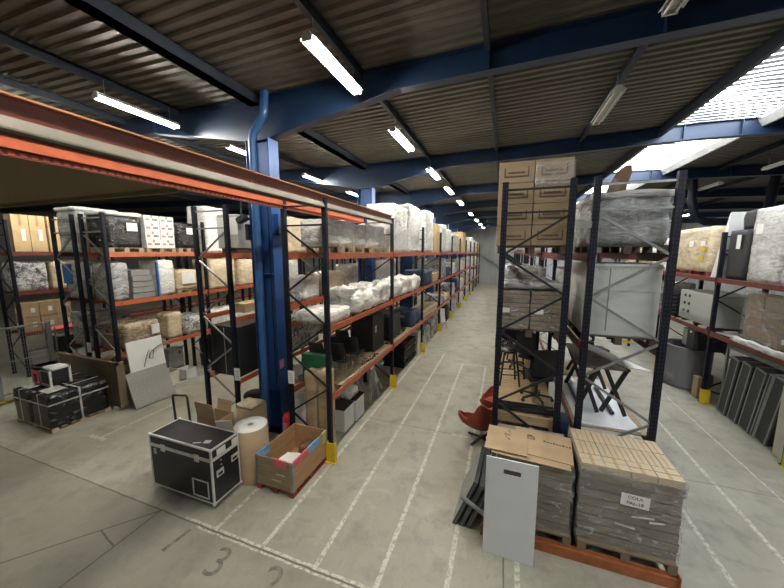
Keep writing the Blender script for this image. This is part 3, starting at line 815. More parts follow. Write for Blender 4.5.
for nm, a, m in (('front_panel',(X0,X1,Y0,Y0+th),'ply_grey'),('back_panel',(X0,X1,Y1-th,Y1),'ply'),('left_panel',(X0,X0+th,Y0+th,Y1-th),'ply'),('right_panel',(X1-th,X1,Y0+th,Y1-th),'ply')):
    mb = MB(o); mb.b(a[0],a[1],a[2],a[3],Z0,Z1); q = mb.build(nm, m, t, .002)
mb = MB(o); mb.b(X0+th,X1-th,Y0+th,Y1-th,Z0,Z0+.015); mb.build('floor_panel', 'ply', t)
mb = MB(o)
for x in (X0,X1):
    for y in (Y0,Y1):
        sx = 1 if x==X0 else -1; sy = 1 if y==Y0 else -1
        mb.b(x-.003*sx, x+.05*sx, y-.003*sy, y-.0*sy, Z0, Z1-.005); mb.b(x-.003*sx, x, y, y+.05*sy, Z0, Z1-.005)
mb.build('corner_plates', 'zinc', t)
def tape(nm, matn, bx, lab):
    mb = MB(o)
    for b_ in bx: mb.b(*b_)
    q = mb.build(nm, matn, t); q['label'] = lab
tape('tape_strip', 'tape_red', [(-3.62,-3.36,Y0-.005,Y0+.001,Z1-.13,Z1+.004),(-3.62,-3.36,Y0-.005,Y0+.024,Z1+.001,Z1+.005),(-3.62,-3.36,Y0+.018,Y0+.024,Z1-.10,Z1+.004)], 'red tape over the front rim')
tape('tape_strip', 'tape_red', [(X1-.024,X1-.018,4.08,4.46,Z1-.14,Z1+.004),(X1-.024,X1+.005,4.08,4.46,Z1+.001,Z1+.005),(X1-.001,X1+.005,4.08,4.46,Z1-.10,Z1+.004)], 'red tape over the right rim')
tape('tape_strip', 'tape_blue', [(X1-.024,X1-.018,4.50,4.86,Z1-.14,Z1+.004),(X1-.024,X1+.005,4.50,4.86,Z1+.001,Z1+.005),(X1-.001,X1+.005,4.50,4.86,Z1-.12,Z1+.004)], 'blue tape over the right rim')
tape('tape_strip', 'tape_blue', [(X0+.018,X0+.024,Y0+.03,Y0+.34,Z1-.14,Z1+.004),(X0-.005,X0+.024,Y0+.03,Y0+.34,Z1+.001,Z1+.005)], 'blue tape at the left front corner')
tape('tape_strip', 'pale_green', [(X1-.001,X1+.005,4.97,5.1,Z1-.22,Z1+.004),(X1-.03,X1+.005,4.97,5.1,Z1+.001,Z1+.005)], 'pale green tape by the back corner')
tape('stencil', 'pale_green', [(-3.58,-3.40,Y0-.0015,Y0+.002,.36,.385),(-3.68,-3.48,Y0-.0015,Y0+.002,.245,.265)], 'faint pale marking')
mb = MB((-3.6,4.33,.12)); lumpy(mb,-3.76,-3.40,4.20,4.58,.12,.44,.035,5,.08,5,.04); tag(mb.build('packing_paper','paper'), 'crumpled white packing paper lying inside the plywood crate', 'paper')
mb = MB((-3.48,4.66,.12)); lumpy(mb,-3.62,-3.33,4.68,4.94,.12,.50,.05,8,.08,6,.05); tag(mb.build('dark_bag','brown_wood'), 'dark brown bundle beside the paper inside the plywood crate', 'bundle')
# --- things around the column foot
t = thing('fire_extinguisher', 'red fire extinguisher standing by the nearest blue column', 'fire extinguisher', (-4.36, 5.36, 0)); o = t.location
mb = MB(); mb.lathe([(.10,0),(.105,.02),(.105,.58),(.085,.66),(.03,.68),(.03,.72)], (0,0,0), 20); mb.build('cylinder', 'red', t)
mb = MB(); mb.b(-.025,.025,-.03,.03,.72,.77); mb.bar((0,.02,.78),(0,-.12,.83),.02,.015); mb.bar((0,.02,.76),(0,-.11,.74),.02,.012); mb.build('valve', 'black', t, .003)
mb = MB(); mb.tube([(.02,0,.74),(.1,-.03,.72),(.125,-.04,.55),(.115,-.03,.25)], .014, 8); mb.build('hose', 'black', t)
mb = MB(); mb.b(-.05,.05,-.109,-.098,.25,.50); mb.build('instruction_label', 'pink', t)
def leaning_sheet(nm, label, cat, matn, base, w, h, rz, tilt, th=.012, **kw):
    """sheet standing on its long edge at base (mid of lower edge), leaning back by tilt"""
    ob_ = MB(); ob_.b(-w/2, w/2, 0, th, 0, h); q = ob_.build(nm, matn, None, kw.get('bevel',.002)); q.location = base; q.rotation_euler = Euler((rad(-tilt),0,rad(rz)), 'XYZ')
    return tag(q, label, cat, kw.get('group'))
leaning_sheet('folded_carton', 'flat white carton leaning behind the fire extinguisher', 'folded carton', 'paper', (-4.28,5.66,.004), .34, 1.15, 12, 10, .03)
leaning_sheet('leaning_board', 'narrow white board leaning between the folded carton and the cardboard bundles', 'board', 'white', (-4.03,5.72,.004), .20, 1.30, -6, 8, .05)
for (x0,x1,h,lab) in ((-3.845,-3.575,1.74,'left one of two tall flat cardboard bundles behind the plywood crate'),(-3.545,-3.265,1.80,'right one of two tall flat cardboard bundles, torn in front, behind the plywood crate')):
    mb = MB(((x0+x1)/2, 5.42, 0)); lumpy(mb, x0, x1, 5.30, 5.54, 0, h, .006, x0, .09, 3, .012)
    t = thing('cardboard_bundle', lab, 'cardboard bundle', mb.o, 0, 'tall cardboard bundles'); mb.build('sheets', 'corrugated_edges', t)
    mb = MB(t.location)
    for z in (.5,1.3): mb.b(x0-.014,x1+.014,5.285,5.29,z,z+.02); mb.b(x1+.01,x1+.014,5.29,5.55,z,z+.02); mb.b(x0-.014,x0-.01,5.29,5.55,z,z+.02); mb.b(x0-.014,x1+.014,5.55,5.554,z,z+.02)
    mb.build('strapping', 'tape', t)
# open carton with raised flaps and loose papers beside it
t = thing('open_carton', 'open brown carton with raised flaps behind the flight case', 'carton', (-5.75, 4.72, 0)); o = t.location
mb = MB(o)
for a in ((-6.0,-5.46,4.5,4.51),(-6.0,-5.46,4.93,4.94),(-6.0,-5.99,4.5,4.94),(-5.47,-5.46,4.5,4.94)): mb.b(a[0],a[1],a[2],a[3],0,.72)
mb.b(-6.0,-5.46,4.5,4.94,0,.01); mb.build('body', 'cardboard', t)
for nm, c, s, e in (('flap',(-5.73,4.48,.90),(.50,.008,.40),(6,0,0)),('flap',(-5.73,4.96,.83),(.40,.008,.24),(-10,0,0))):
    mb = MB(o); mb.ob(c, s, Euler([rad(v) for v in e])); mb.build(nm, 'cardboard', t)
for (c, e, s, lab) in (((-5.25,4.56,.40),(8,-4,15),(.34,.03,.78),'creased white card standing between the open carton and the rolls'),((-5.12,4.42,.30),(-10,8,35),(.4,.02,.58),'loose cream card leaning in front of the brown roll')):
    mb = MB((c[0],c[1],0)); R = Euler([rad(v) for v in e]); mb.ob(c, s, R); zmin = min(v.z for v in mb.v)
    for v in mb.v: v.z -= zmin
    tag(mb.build('card_sheet', 'cream'), lab, 'card')
# shop stool / monitor stand seen through the left rack
t = thing('swivel_stool', 'black swivel stool on a star base beneath the black cabinet', 'stool', (-5.95, 6.1, 0))
mb = MB(); mb.lathe([(0,.50),(.27,.50),(.29,.53),(.27,.57),(0,.58)], (0,0,0), 24); mb.build('seat', 'black', t)
mb = MB(); mb.tube([(0,0,.06),(0,0,.5)], .03, 10); mb.build('stem', 'chrome', t)
for k in range(5):
    a = k*2*PI/5; mb = MB(); mb.bar((0,0,.1),(.28*math.cos(a),.28*math.sin(a),.06),.04,.03); mb.build('leg', 'black', t)
    
# ================================================================== FOREGROUND RIGHT
# floor beams under the two tile pallets
for (y, lab) in ((4.45,'orange steel beam on the floor along the front of the wrapped tile stacks'),(5.28,'orange steel beam on the floor behind the wrapped tile stacks')):
    mb = MB((1, y, 0)); mb.prism([(y-.03,.0),(y+.03,.0),(y+.03,.18),(y+.005,.18),(y+.005,.14),(y-.03,.14)], 'x', -.16, 2.22)
    t = thing('floor_beam', lab, 'beam', (1,y,0), 0, 'floor beams'); mb.build('profile', 'orange_floor', t, .003)
    for x in (-.17, 2.215): mb = MB((1,y,0)); mb.b(x,x+.012,y-.06,y+.05,0,.2); mb.build('end_plate', 'orange_floor', t)
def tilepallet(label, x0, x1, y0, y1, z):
    return pallet(label, x0, x1, y0, y1, z, 'pallet_shaded', 'pallets on the floor beams', .13)
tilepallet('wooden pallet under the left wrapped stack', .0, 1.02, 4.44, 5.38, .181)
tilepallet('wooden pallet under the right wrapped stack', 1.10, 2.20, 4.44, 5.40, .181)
# right stack: wrapped layers + a visible top layer of small cartons
t = thing('wrapped_stack', 'shrink wrapped stack of tile cartons with a white notice, right front', 'wrapped stack', (1.64, 4.95, .312)); o = t.location
X0, X1, Y0, Y1, Z0, Z1 = 1.075, 2.215, 4.50, 5.42, .312, 1.315
mb = MB(o); nl = 8; hh = (Z1-Z0)/nl
for q in range(nl):
    j = random.uniform(-.012,.012); mb.b(X0+j+.01, X1+j-.01, Y0+.01+random.uniform(-.008,.008), Y1-.01, Z0+q*hh+.003, Z0+(q+1)*hh)
mb.build('carton_layers', 'tile_layers', t, .006)
mb = MB(o)
def filmskin(mb, x0, x1, y0, y1, z0, z1, seed, amp=.012):
    """open-topped sleeve of stretch film around a stack, with folds"""
    per = [(x0,y0),(x1,y0),(x1,y1),(x0,y1),(x0,y0)]; seg = []
    for a, b in zip(per, per[1:]):
        n = 14
        for i in range(n): seg.append((a[0]+(b[0]-a[0])*i/n, a[1]+(b[1]-a[1])*i/n))
    nz = 14; n = len(seg); cx, cy = (x0+x1)/2, (y0+y1)/2; vs = []
    for k in range(nz+1):
        z = z0+(z1-z0)*k/nz
        for (x, y) in seg:
            d = Vector((x-cx, y-cy, 0)).normalized(); a = amp*(1+mnoise.noise(Vector((x*4+seed, y*4, z*9)))*1.6)
            vs.append((x+d.x*a, y+d.y*a, z+.01*mnoise.noise(Vector((x*3,y*3,seed+z*2)))))
    fs = [(k*n+i, k*n+(i+1)%n, (k+1)*n+(i+1)%n, (k+1)*n+i) for k in range(nz) for i in range(n)]
    mb.add(vs, fs, 0, True)
filmskin(mb, X0, X1, Y0, Y1, Z0, Z1+.085, 1); mb.build('stretch_film', 'film', t)
mb = MB(o); mb.ob((1.70,4.475,1.04), (.31,.004,.165), Euler((0,rad(2),0))); nt_ = mb.build('notice', 'paper', t); nt_['label'] = 'white notice with two printed lines'
text_mesh('COLA', .062, 'print_ink', nt_, (1.70-o.x,4.4715-o.y,1.08-o.z), (rad(90),rad(2),0))
text_mesh('PAL-18', .062, 'print_ink', nt_, (1.70-o.x,4.4715-o.y,1.005-o.z), (rad(90),rad(2),0))
for (x, z, w, r) in ((1.80,.83,.24,-8),(1.62,.66,.22,5),(1.95,.80,.16,-10)):
    mb = MB(o); mb.ob((x,4.478,z), (w,.004,.022), Euler((0,rad(r),0))); q = mb.build('film_fold', 'wrap_white', t)
NUM = ['first','second','third','fourth','fifth','sixth','seventh','eighth']
RW = ['front','middle','back']
tb = None
tops = []
for j in range(2):
    for i in range(4):
        w = (X1-X0-.02)/4; d = .12
        tops.append((X0+.01+i*w, Y0+.01+j*d, w-.008, d-.008, NUM[i], ['front edge row','second row'][j]))
for j in range(2):
    for i in range(8):
        w = (X1-X0-.02)/8; d = (Y1-Y0-.02-.24)/2
        tops.append((X0+.01+i*w, Y0+.01+.24+j*d, w-.008, d-.010, NUM[i], ['third row','back row'][j]))
tbs = {}
for (x, y, w, d, c, r) in tops:
    lab = f'slim brown tile carton on the right wrapped stack, {r}, {c} from the left'
    loc = (x+random.uniform(0,.005), y+random.uniform(0,.006), Z1+.001)
    tb = tbs.get(round(w,3))
    if tb is None:
        tb = tbs[round(w,3)] = thing('tile_carton', lab, 'carton', loc, 0, 'tile cartons on the right stack'); mb = MB(); mb.b(0,w,0,d,0,.095); mb.build('body','cardboard_pale',tb,.003)
        mb = MB(); mb.b(w*.42,w*.58,.0,d,.0945,.0955); mb.build('tape','tape',tb)
    else: dup(tb, loc, None, lab)
# left stack
t = thing('wrapped_stack', 'shrink wrapped carton stack behind the white board with the slot', 'wrapped stack', (.5, 4.95, .312)); o = t.location
X0, X1, Y0, Y1, Z1 = .02, 1.01, 4.50, 5.36, 1.31
mb = MB(o); nl = 8; hh = (Z1-.312)/nl
for q in range(nl):
    j = random.uniform(-.012,.012); mb.b(X0+j+.01, X1+j-.01, Y0+.01, Y1-.01, .312+q*hh+.003, .312+(q+1)*hh)
mb.build('carton_layers', 'tile_layers', t, .006)
mb = MB(o); filmskin(mb, X0, X1, Y0, Y1, .312, Z1, 4); mb.build('stretch_film', 'film_thin', t)
def flat_card(label, c, w, d, rz, z, marks=None, dx=0):
    t = thing('cardboard_sheet', label, 'cardboard sheet', (c[0], c[1], z), rad(rz), 'cardboard sheets on the left stack')
    mb = MB(); mb.b(-w/2, w/2, -d/2, d/2, 0, .012); mb.build('sheet', 'cardboard', t, .002)
    mb = MB()
    for y in (-d*.18, d*.2): mb.b(-w/2+.01, w/2-.01, y, y+.003, .0118, .0126)
    mb.build('crease', 'tape', t)
    if marks == 'scribble':
        pts = [(.02+.06*math.sin(a*1.0)*(.4+.6*((i//7)%2)), -.02+.012*i+.05*math.cos(a*1.3), .0135) for i, a in enumerate([q*.45 for q in range(22)])]
        mb = MB(); mb.tube(pts, .004, 5); mb.build('pen_scribble', 'print_ink', t)
    if marks == 'logo':
        mb = MB(); pts = [(-.17+.06*math.cos(q*PI/10), .08+.075*math.sin(q*PI/10), .0133) for q in range(0,11)]
        mb.tube(pts, .010, 5); mb.tube([(-.17+.03*math.cos(q*PI/8), .08+.04*math.sin(q*PI/8), .0133) for q in range(0,9)], .006, 5)
        mb.b(-.24,-.10,.055,.075,.0115,.0132); mb.build('printed_emblem', 'print_ink', t)
        mb = MB()
        for q in range(9): mb.b(.02+q*.042, .02+q*.042+.03, .055, .055+(.045 if q%3==0 else .03), .0115, .0132)
        mb.build('printed_line', 'print_ink', t)
    return t
flat_card('plain cardboard sheet lowest on the left stack, sticking out at the front', (.46,4.74), 1.02, .62, -4, 1.315)
flat_card('printed cardboard sheet with an emblem, right half of the left stack', (.64,4.90), .80, .70, -7, 1.33, 'logo')
flat_card('topmost cardboard sheet with a pen scribble, left half of the left stack', (.14,4.82), .58, .66, -3, 1.345, 'scribble')
# white board with the slot
t = thing('slotted_board', 'white board with a dark hand slot leaning on the left wrapped stack', 'board', (.205, 4.14, 0)); o = t.location
t.rotation_euler = Euler((rad(-3.2),0,rad(-1)))
mb = MB(); w, h = .66, 1.41; a, b, c, d = -.10, .12, 1.20, 1.275; mb_ = mb
for q in ((-w/2,a,0,h),(b,w/2,0,h),(a,b,0,c),(a,b,d,h)): mb.b(q[0],q[1],0,.022,q[2],q[3])
mb.build('board', 'white_cool', t)
mb = MB(); mb.b(a,b,.020,.026,c,d); q = mb.build('slot_backing', 'print_ink', t); q['label'] = 'dark hand slot'
# dark panels leaning on their edge left of the board
for k in range(3):
    x = -.60+k*.105
    t = thing('dark_board', ['outermost dark panel leaning left of the white slotted board','middle dark panel leaning left of the white slotted board','innermost dark panel leaning left of the white slotted board'][k], 'panel', (x, 4.46, .004), 0, 'dark panels beside the white board')
    t.rotation_euler = Euler((0, rad(21), rad(-3)))
    mb = MB(); mb.b(.0,.062,0,.98,0,.86-.05*k); mb.build('core', 'panel_dark', t, .004)
    mb = MB(); mb.b(-.003,.0,-.003,.98,.0,.86-.05*k); mb.b(.03,.036,-.003,0,0,.86-.05*k); mb.build('edge_strip', 'alu_dull', t)
mb = MB((-.2,4.40,0)); mb.tube([(-.46,4.36,.58),(.50,4.36,.034)], .033, 12); tag(mb.build('metal_pipe','grey'), 'grey metal tube sticking out left from behind the white slotted board', 'tube')
# dark sacks between the stacks and the rack
mb = MB((.55,5.5,0)); lumpy(mb,.05,.95,5.72,6.1,0,1.05,.05,2,.12,3,.12); tag(mb.build('bin_bag','wrap_black'), 'black plastic sack behind the cardboard sheets, under the right rack', 'sack')
mb = MB((1.0,5.46,1.32)); lumpy(mb,1.0,1.14,5.66,5.92,0,1.42,.012,3,.1,5,.04); tag(mb.build('dark_bundle','navy_cloth'), 'dark bundle standing between the two wrapped stacks and the rack posts', 'bundle')
# egg chairs
def eggchair(label, loc, rz):
    t = thing('swan_chair', label, 'chair', loc, rz, 'terracotta lounge chairs')
    def smooth(a, pts):
        for (x0, y0), (x1, y1) in zip(pts, pts[1:]):
            if a <= x1:
                q = (a-x0)/(x1-x0); q = q*q*(3-2*q); return y0+(y1-y0)*q
        return pts[-1][1]
    HT = [(0,.92),(30,1.03),(60,.68),(84,.54),(112,.63),(150,.47),(180,.42)]     # rim height by angle from the back
    RT = [(0,.36),(30,.42),(62,.35),(84,.34),(112,.47),(150,.40),(180,.36)]     # rim radius
    def shell(u, v, off=0):
        a = abs(u*2-1)*180; sg = 1 if u > .5 else -1
        h, r = smooth(a, HT), smooth(a, RT)
        rr = r*math.sin(v*PI/2)**.85; z = .33+(h-.33)*v**2.3
        th = rad(a)*sg
        p = Vector((rr*math.sin(th), rr*math.cos(th)-.02, z))
        n = Vector((math.sin(th)*v, math.cos(th)*v, -(1.05-v)))
        return p+n.normalized()*off
    mb = MB(); mb.grid(lambda i,j: shell(i,j), 48, 12); mb.grid(lambda i,j: shell(i,j,.045), 48, 12)
    mb.grid(lambda i,j: shell(i,1.0,.045*j), 48, 2)
    mb.build('shell', 'terracotta', t)
    mb = MB(); mb.lathe([(0,.36),(.20,.37),(.25,.41),(.20,.455),(0,.46)], (0,-.06,0), 20); q = mb.build('seat_cushion', 'terracotta', t)
    mb = MB(); mb.tube([(0,0,.05),(0,0,.31)], .028, 10); mb.build('pedestal', 'chrome', t)
    for k in range(4):
        a = k*PI/2+.5; mb = MB(); mb.bar((0,0,.07),(.34*math.cos(a),.34*math.sin(a),.02),.045,.03); mb.build('foot', 'black', t)
    return t
e0 = eggchair('terracotta lounge chair on a black star foot, nearer one, left of the right rack', (-.34, 6.90, 0), rad(-150))
dup(e0, (-.02, 8.05, 0), rad(-100), 'terracotta lounge chair hidden half behind the nearest post, farther one')
# ================================================================== RIGHT RACK LOADS
# carton tower on the top level
pallet('dark pallet under the tall carton tower on the right rack', -.14, .92, 5.72, 6.78, LV[2]+.001, 'pallet_dark')
cartons('tall tower on the right rack', -.165, 5.70, LV[2]+.133, 2, 2, 4, .545, .53, .337, 'cardboard_tower', 'bracket', 'tall carton tower', lambda i,j,k,nx,ny,nz: i == 0 or j == 0, 'printed')
mb = MB((.65,5.68,5.3)); 
lumpy(mb, .38,.945,5.665,5.69,5.26,5.60,.012,3,.06,9,.006); tag(mb.build('torn_film','film'), 'torn clear film hanging over the top right carton of the tower', 'film')
# flat cartons on the middle level
pallet('pallet under the shrink wrapped flat cartons of the right rack', -.06, .92, 5.74, 6.75, LV[1]+.001, 'pallet_dark')
for i, (x0, x1, lab) in enumerate(((-.055,.425,'left'),(.435,.92,'right'))):
    t = thing('flat_carton_stack', f'{lab} stack of shrink wrapped flat cartons below the carton tower', 'carton stack', ((x0+x1)/2, 6.2, LV[1]+.133), 0, 'flat carton stacks')
    mb = MB(t.location); z = LV[1]+.133
    while z < 3.50:
        h = .072; mb.b(x0+random.uniform(0,.015), x1-random.uniform(0,.015), 5.76+random.uniform(0,.015), 6.72, z+.002, z+h); z += h
    mb.build('cartons', 'flat_cartons', t, .003)
    mb = MB(t.location); filmskin(mb, x0, x1, 5.76, 6.72, LV[1]+.133, 3.56, 3+i, .003); mb.build('stretch_film', 'film_thin', t)
    mb = MB(t.location); mb.b(x0+(.03 if i==0 else .07), x0+(.16 if i==0 else .2), 5.735, 5.738, 3.16, 3.24); mb.build('paper_label', 'paper', t)
mb = MB((.43,6.2,3.57)); lumpy(mb,-.05,.90,5.78,6.7,3.575,3.68,.03,6,.1,5,.04); tag(mb.build('loose_film','wrap_grey'), 'crumpled grey film lying on the flat cartons', 'film')
# slatted deck with stools and office chairs on the low level
t = thing('slatted_deck', 'pale slatted timber deck with chairs on it on the low level of the right rack', 'deck', (.43, 7.4, LV[0]+.001)); o = t.location
mb = MB(o); n = 36
for i in range(n): y = 5.66+i*.096; mb.b(-.07, .93, y, y+.080, LV[0]+.03, LV[0]+.055)
mb.build('slats', 'wood', t)
mb = MB(o)
for x in (-.05,.4,.85): mb.b(x,x+.06,5.66,9.12,LV[0]+.001,LV[0]+.03)
mb.build('bearers', 'pallet_wood', t)
mb = MB(o); mb.b(-.04,.90,5.61,5.655,LV[0]-.10,LV[0]+.05); mb.build('end_board', 'wood', t)
ZD = LV[0]+.057
for k, (y, z, r, m) in enumerate(((5.72,ZD,.055,'black_gloss'),(5.84,ZD,.055,'black_gloss'))):
    mb = MB((.43,y,z+r)); mb.tube([(-.05,y,z+r+.002),(.90,y+.02,z+r+.002)], r, 14); tag(mb.build('dark_tube', m), f'glossy dark tube lying across the slatted deck, {"front" if k==0 else "rear"} one', 'tube', 'dark tubes')
def stool(label, loc, rz):
    t = thing('metal_stool', label, 'stool', loc, rz, 'stools on the slatted deck')
    mb = MB(); mb.lathe([(0,.70),(.17,.70),(.18,.72),(.17,.745),(0,.75)], (0,0,0), 18); mb.build('seat', 'black', t)
    for sx in (-1,1):
        for sy in (-1,1):
            mb = MB(); mb.bar((.12*sx,.12*sy,.70),(.20*sx,.20*sy,.0),.032,.032); mb.build('leg', 'black', t)
    mb = MB(); 
    for a, b in (((-1,-1),(1,-1)),((1,-1),(1,1)),((1,1),(-1,1)),((-1,1),(-1,-1))): mb.bar((.175*a[0],.175*a[1],.24),(.175*b[0],.175*b[1],.24),.018,.018)
    mb.build('footrest', 'black', t); return t
s0 = stool('tall black metal stool at the left front of the slatted deck', (.16, 7.0, ZD), .2)
dup(s0, (.33, 8.75, ZD), .1, 'tall black metal stool farther back on the slatted deck')
def office_chair(label, loc, rz, back='black', h=.44, group='office chairs'):
    t = thing('office_chair', label, 'chair', loc, rz, group)
    mb = MB(); lumpy(mb,-.23,.23,-.23,.22,h,h+.08,.008,1,.08,3,.04); mb.build('seat', back, t)
    mb = MB(); mb.grid(lambda u,v: Vector(((u-.5)*.44, .24+.06*v-.09*(1-(2*u-1)**2)*0+ .05*(1-(2*u-1)**2)*.6, h+.14+.5*v)), 8, 8); mb.grid(lambda u,v: Vector(((u-.5)*.44, .28+.06*v+.03*(1-(2*u-1)**2), h+.14+.5*v)), 8, 8); mb.build('backrest', back, t)
    mb = MB(); mb.bar((0,.1,h),(0,.30,h+.25),.05,.025); mb.build('back_bracket', 'black', t)
    mb = MB(); mb.tube([(0,0,.09),(0,0,h)], [.035,.025], 10); mb.build('gas_stem', 'black', t)
    for k in range(5):
        a = k*2*PI/5+.3; c, s_ = math.cos(a), math.sin(a)
        mb = MB(); mb.bar((0,0,.11),(.29*c,.29*s_,.075),.045,.03); l = mb.build('base_arm', 'black', t)
        mb = MB(); mb.tube([(.29*c-.02*s_,.29*s_+.02*c,.03),(.29*c+.02*s_,.29*s_-.02*c,.03)], .03, 10); mb.build('caster', 'black', l)
    for sx in (-.27,.27):
        mb = MB(); mb.tube([(sx*.8,.05,h+.02),(sx,.05,h+.04),(sx,.05,h+.22),(sx,-.15,h+.23),(sx,.15,h+.23)], .018, 6); mb.build('armrest', 'black', t)
    return t
oc = office_chair('black office chair at the right front of the slatted deck', (.66, 6.34, ZD), rad(200))
dup(oc, (.66, 7.55, ZD), rad(150), 'black office chair in the middle of the slatted deck')
dup(oc, (.3, 8.1, ZD), rad(20), 'black office chair at the back left of the slatted deck')
# farther bays of the aisle side row
cartons('right rack, second bay, middle level', -.04, 7.1, LV[1]+.001, 2, 1, 2, .46, .6, .42, 'cardboard', 'plain', None, None, 'large brown')
wrapped('dark shrink wrapped load behind the brown cartons of the right rack', -.02, .9, 8.0, 9.1, LV[1]+.001, 3.85, 'wrap_grey', 3)
wrapped('white wrapped load in the second bay top level of the right rack', -.05, .95, 9.5, 10.9, LV[2]+.001, 5.3, 'wrap_white', 7)
wrapped('white wrapped load in the second bay middle level of the right rack', -.10, .9, 9.45, 10.9, LV[1]+.001, 3.7, 'wrap_white', 8)
wrapped('grey wrapped load in the second bay low level of the right rack', -.05, .9, 9.5, 11.0, LV[0]+.001, 2.2, 'wrap_silver', 9)
wrapped('white wrapped load on the floor in the second bay of the right rack', -.12, .9, 11.4, 12.7, .001, 1.05, 'wrap_white', 10)
wrapped('brown wrapped load in the third bay top level of the right rack', -.05, .95, 13.3, 14.6, LV[2]+.001, 5.2, 'wrap_tan', 12)
wrapped('silver wrapped load in the third bay middle level of the right rack', -.1, .95, 13.3, 15, LV[1]+.001, 3.7, 'wrap_silver', 13)
# D2 : pale crate, wrapped furniture, table
PALD = pallet('dark pallet with white stickers under the big pale crate', 1.22, 2.22, 5.72, 7.0, LV[1]+.001, 'pallet_dark')
mb = MB(PALD.location)
for (a,b,m) in ((1.30,1.36,0),(1.42,1.62,0),(1.78,1.88,1)): mb.b(a,b,5.705,5.715,LV[1]+.045,LV[1]+.085,m)
mb.o; q = mb.build('stickers',['paper','yellow'], PALD); q['label'] = 'white and yellow stickers along the front'
t = thing('pale_crate', 'big pale grey packing crate on the middle level of the right rack', 'crate', (1.73, 6.3, LV[1]+.133)); o = t.location
mb = MB(o); mb.b(1.22,2.20,5.74,6.96,LV[1]+.133,4.02); mb.build('body', 'crate_pale', t, .012)
mb = MB(o); mb.b(1.53,1.545,5.733,5.741,2.96,3.96); mb.b(1.22,1.225,5.74,6.9,3.4,3.41); mb.build('seam', 'grey', t)
mb = MB(o); mb.b(1.215,2.205,5.732,5.741,3.955,3.985); mb.b(1.215,2.205,5.732,5.741,3.60,3.606); mb.build('lid_strip', 'grey_light', t)
mb = MB(o)
for q in range(9): mb.tube([(1.28+q*.105,5.742,3.93),(1.28+q*.105,5.736,3.93)], .008, 6)
mb.build('screws', 'grey', t)
pallet('dark pallet under the film wrapped furniture above the pale crate', 1.22, 2.22, 5.70, 6.9, LV[2]+.001, 'pallet_dark')
wrapped('clear film wrapped furniture bundle on top of the rack above the pale crate', 1.22, 2.22, 5.72, 6.9, LV[2]+.133, 5.02, 'wrap_grey', 21, .05, None, None, 'wrapped furniture', 'wrapped_furniture', 'wrap_silver', film='film')
t = thing('wooden_fin', 'curved brown wooden fin sticking up out of the wrapped furniture', 'furniture part', (1.58, 5.95, 5.09))
mb = MB(); mb.prism([(-.15,0),(-.11,.16),(-.02,.33),(.08,.42),(.16,.42),(.17,.3),(.12,.14),(.11,0)], 'y', -.025, .025); mb.build('fin', 'brown_wood', t, .008)
mb = MB(); lumpy(mb,-.17,.02,-.05,.05,-.0,.24,.02,8,.06,8,.03); mb.build('film_scrap', 'film', t)
wrapped('white sheeted load in the second bay of the right rack beside the big pale crate', 1.2, 2.2, 7.3, 8.9, LV[2]+.001, 5.1, 'wrap_white', 23)
wrapped('pale wrapped load behind the big pale crate', 1.2, 2.2, 7.2, 8.9, LV[1]+.001, 3.85, 'wrap_silver', 24)
t = thing('board_deck', 'pale board with white plastic sheet under the black legged table', 'board', (1.7,7.4,LV[0]+.001)); o = t.location
mb = MB(o); mb.b(1.2,2.24,5.66,9.1,LV[0]+.001,LV[0]+.022); mb.build('board', 'pallet_wood', t)
mb = MB(o); lumpy(mb,1.24,2.14,5.7,7.9,LV[0]+.022,LV[0]+.05,.012,31,.1,5,.012); q = mb.build('plastic_sheet', 'sheet_white', t)
ZT = LV[0]+.068
t = thing('trestle_table', 'brown topped table with crossed black legs on the low level of the right rack', 'table', (1.75, 6.7, ZT), 0); o = t.location
mb = MB(o)
mb.b(1.28,1.98,6.02,7.45,2.235,2.265); mb.build('table_top', 'table_brown', t, .003)
mb = MB(o); mb.b(1.60,1.74,6.55,6.66,2.264,2.268); q = mb.build('cable_port', 'black', t)
for y in (6.15, 7.3):
    for (xa, xb) in ((1.33,1.63),(1.63,1.33),(1.70,2.04),(2.04,1.70)):
        mb = MB(o); yy = y+(.03 if xa<xb else -.03)
        mb.bar((xa,yy,ZT+.02),(xb,yy,2.235),.05,.06); mb.build('leg', 'black', t)
    mb = MB(o); mb.b(1.3,2.06,y-.03,y+.03,2.2,2.235); mb.build('rail', 'black', t)
mb = MB(o); mb.b(1.36,1.40,6.15,7.3,ZT+.0,ZT+.04); mb.b(1.86,1.90,6.15,7.3,ZT+.0,ZT+.04); mb.build('floor_bar', 'black', t)
mb = MB((2.0,6.7,2.267)); mb.prism([(1.62,7.75),(2.30,6.05),(1.99,6.10),(1.45,7.45)], 'z', 2.267, 2.283); tag(mb.build('white_wedge','white'), 'thin white wedge slanted across the brown table top', 'board')  # thin white wedge laid over part of the brown top
t = thing('trestle', 'black A shaped trestle standing behind the brown topped table', 'trestle', (1.9, 8.0, ZT)); o = t.location
for a, b in (((1.5,8.2,ZT+.025),(1.75,8.0,2.15)),((2.1,8.2,ZT+.025),(1.85,8.0,2.15)),((1.5,7.8,ZT+.025),(1.75,8.0,2.15)),((2.1,7.8,ZT+.025),(1.85,8.0,2.15))):
    mb = MB(o); mb.bar(a,b,.045,.06); mb.build('leg','black',t)
mb = MB(o); mb.b(1.65,1.95,7.96,8.04,2.14,2.2); mb.build('top_bar','black',t)

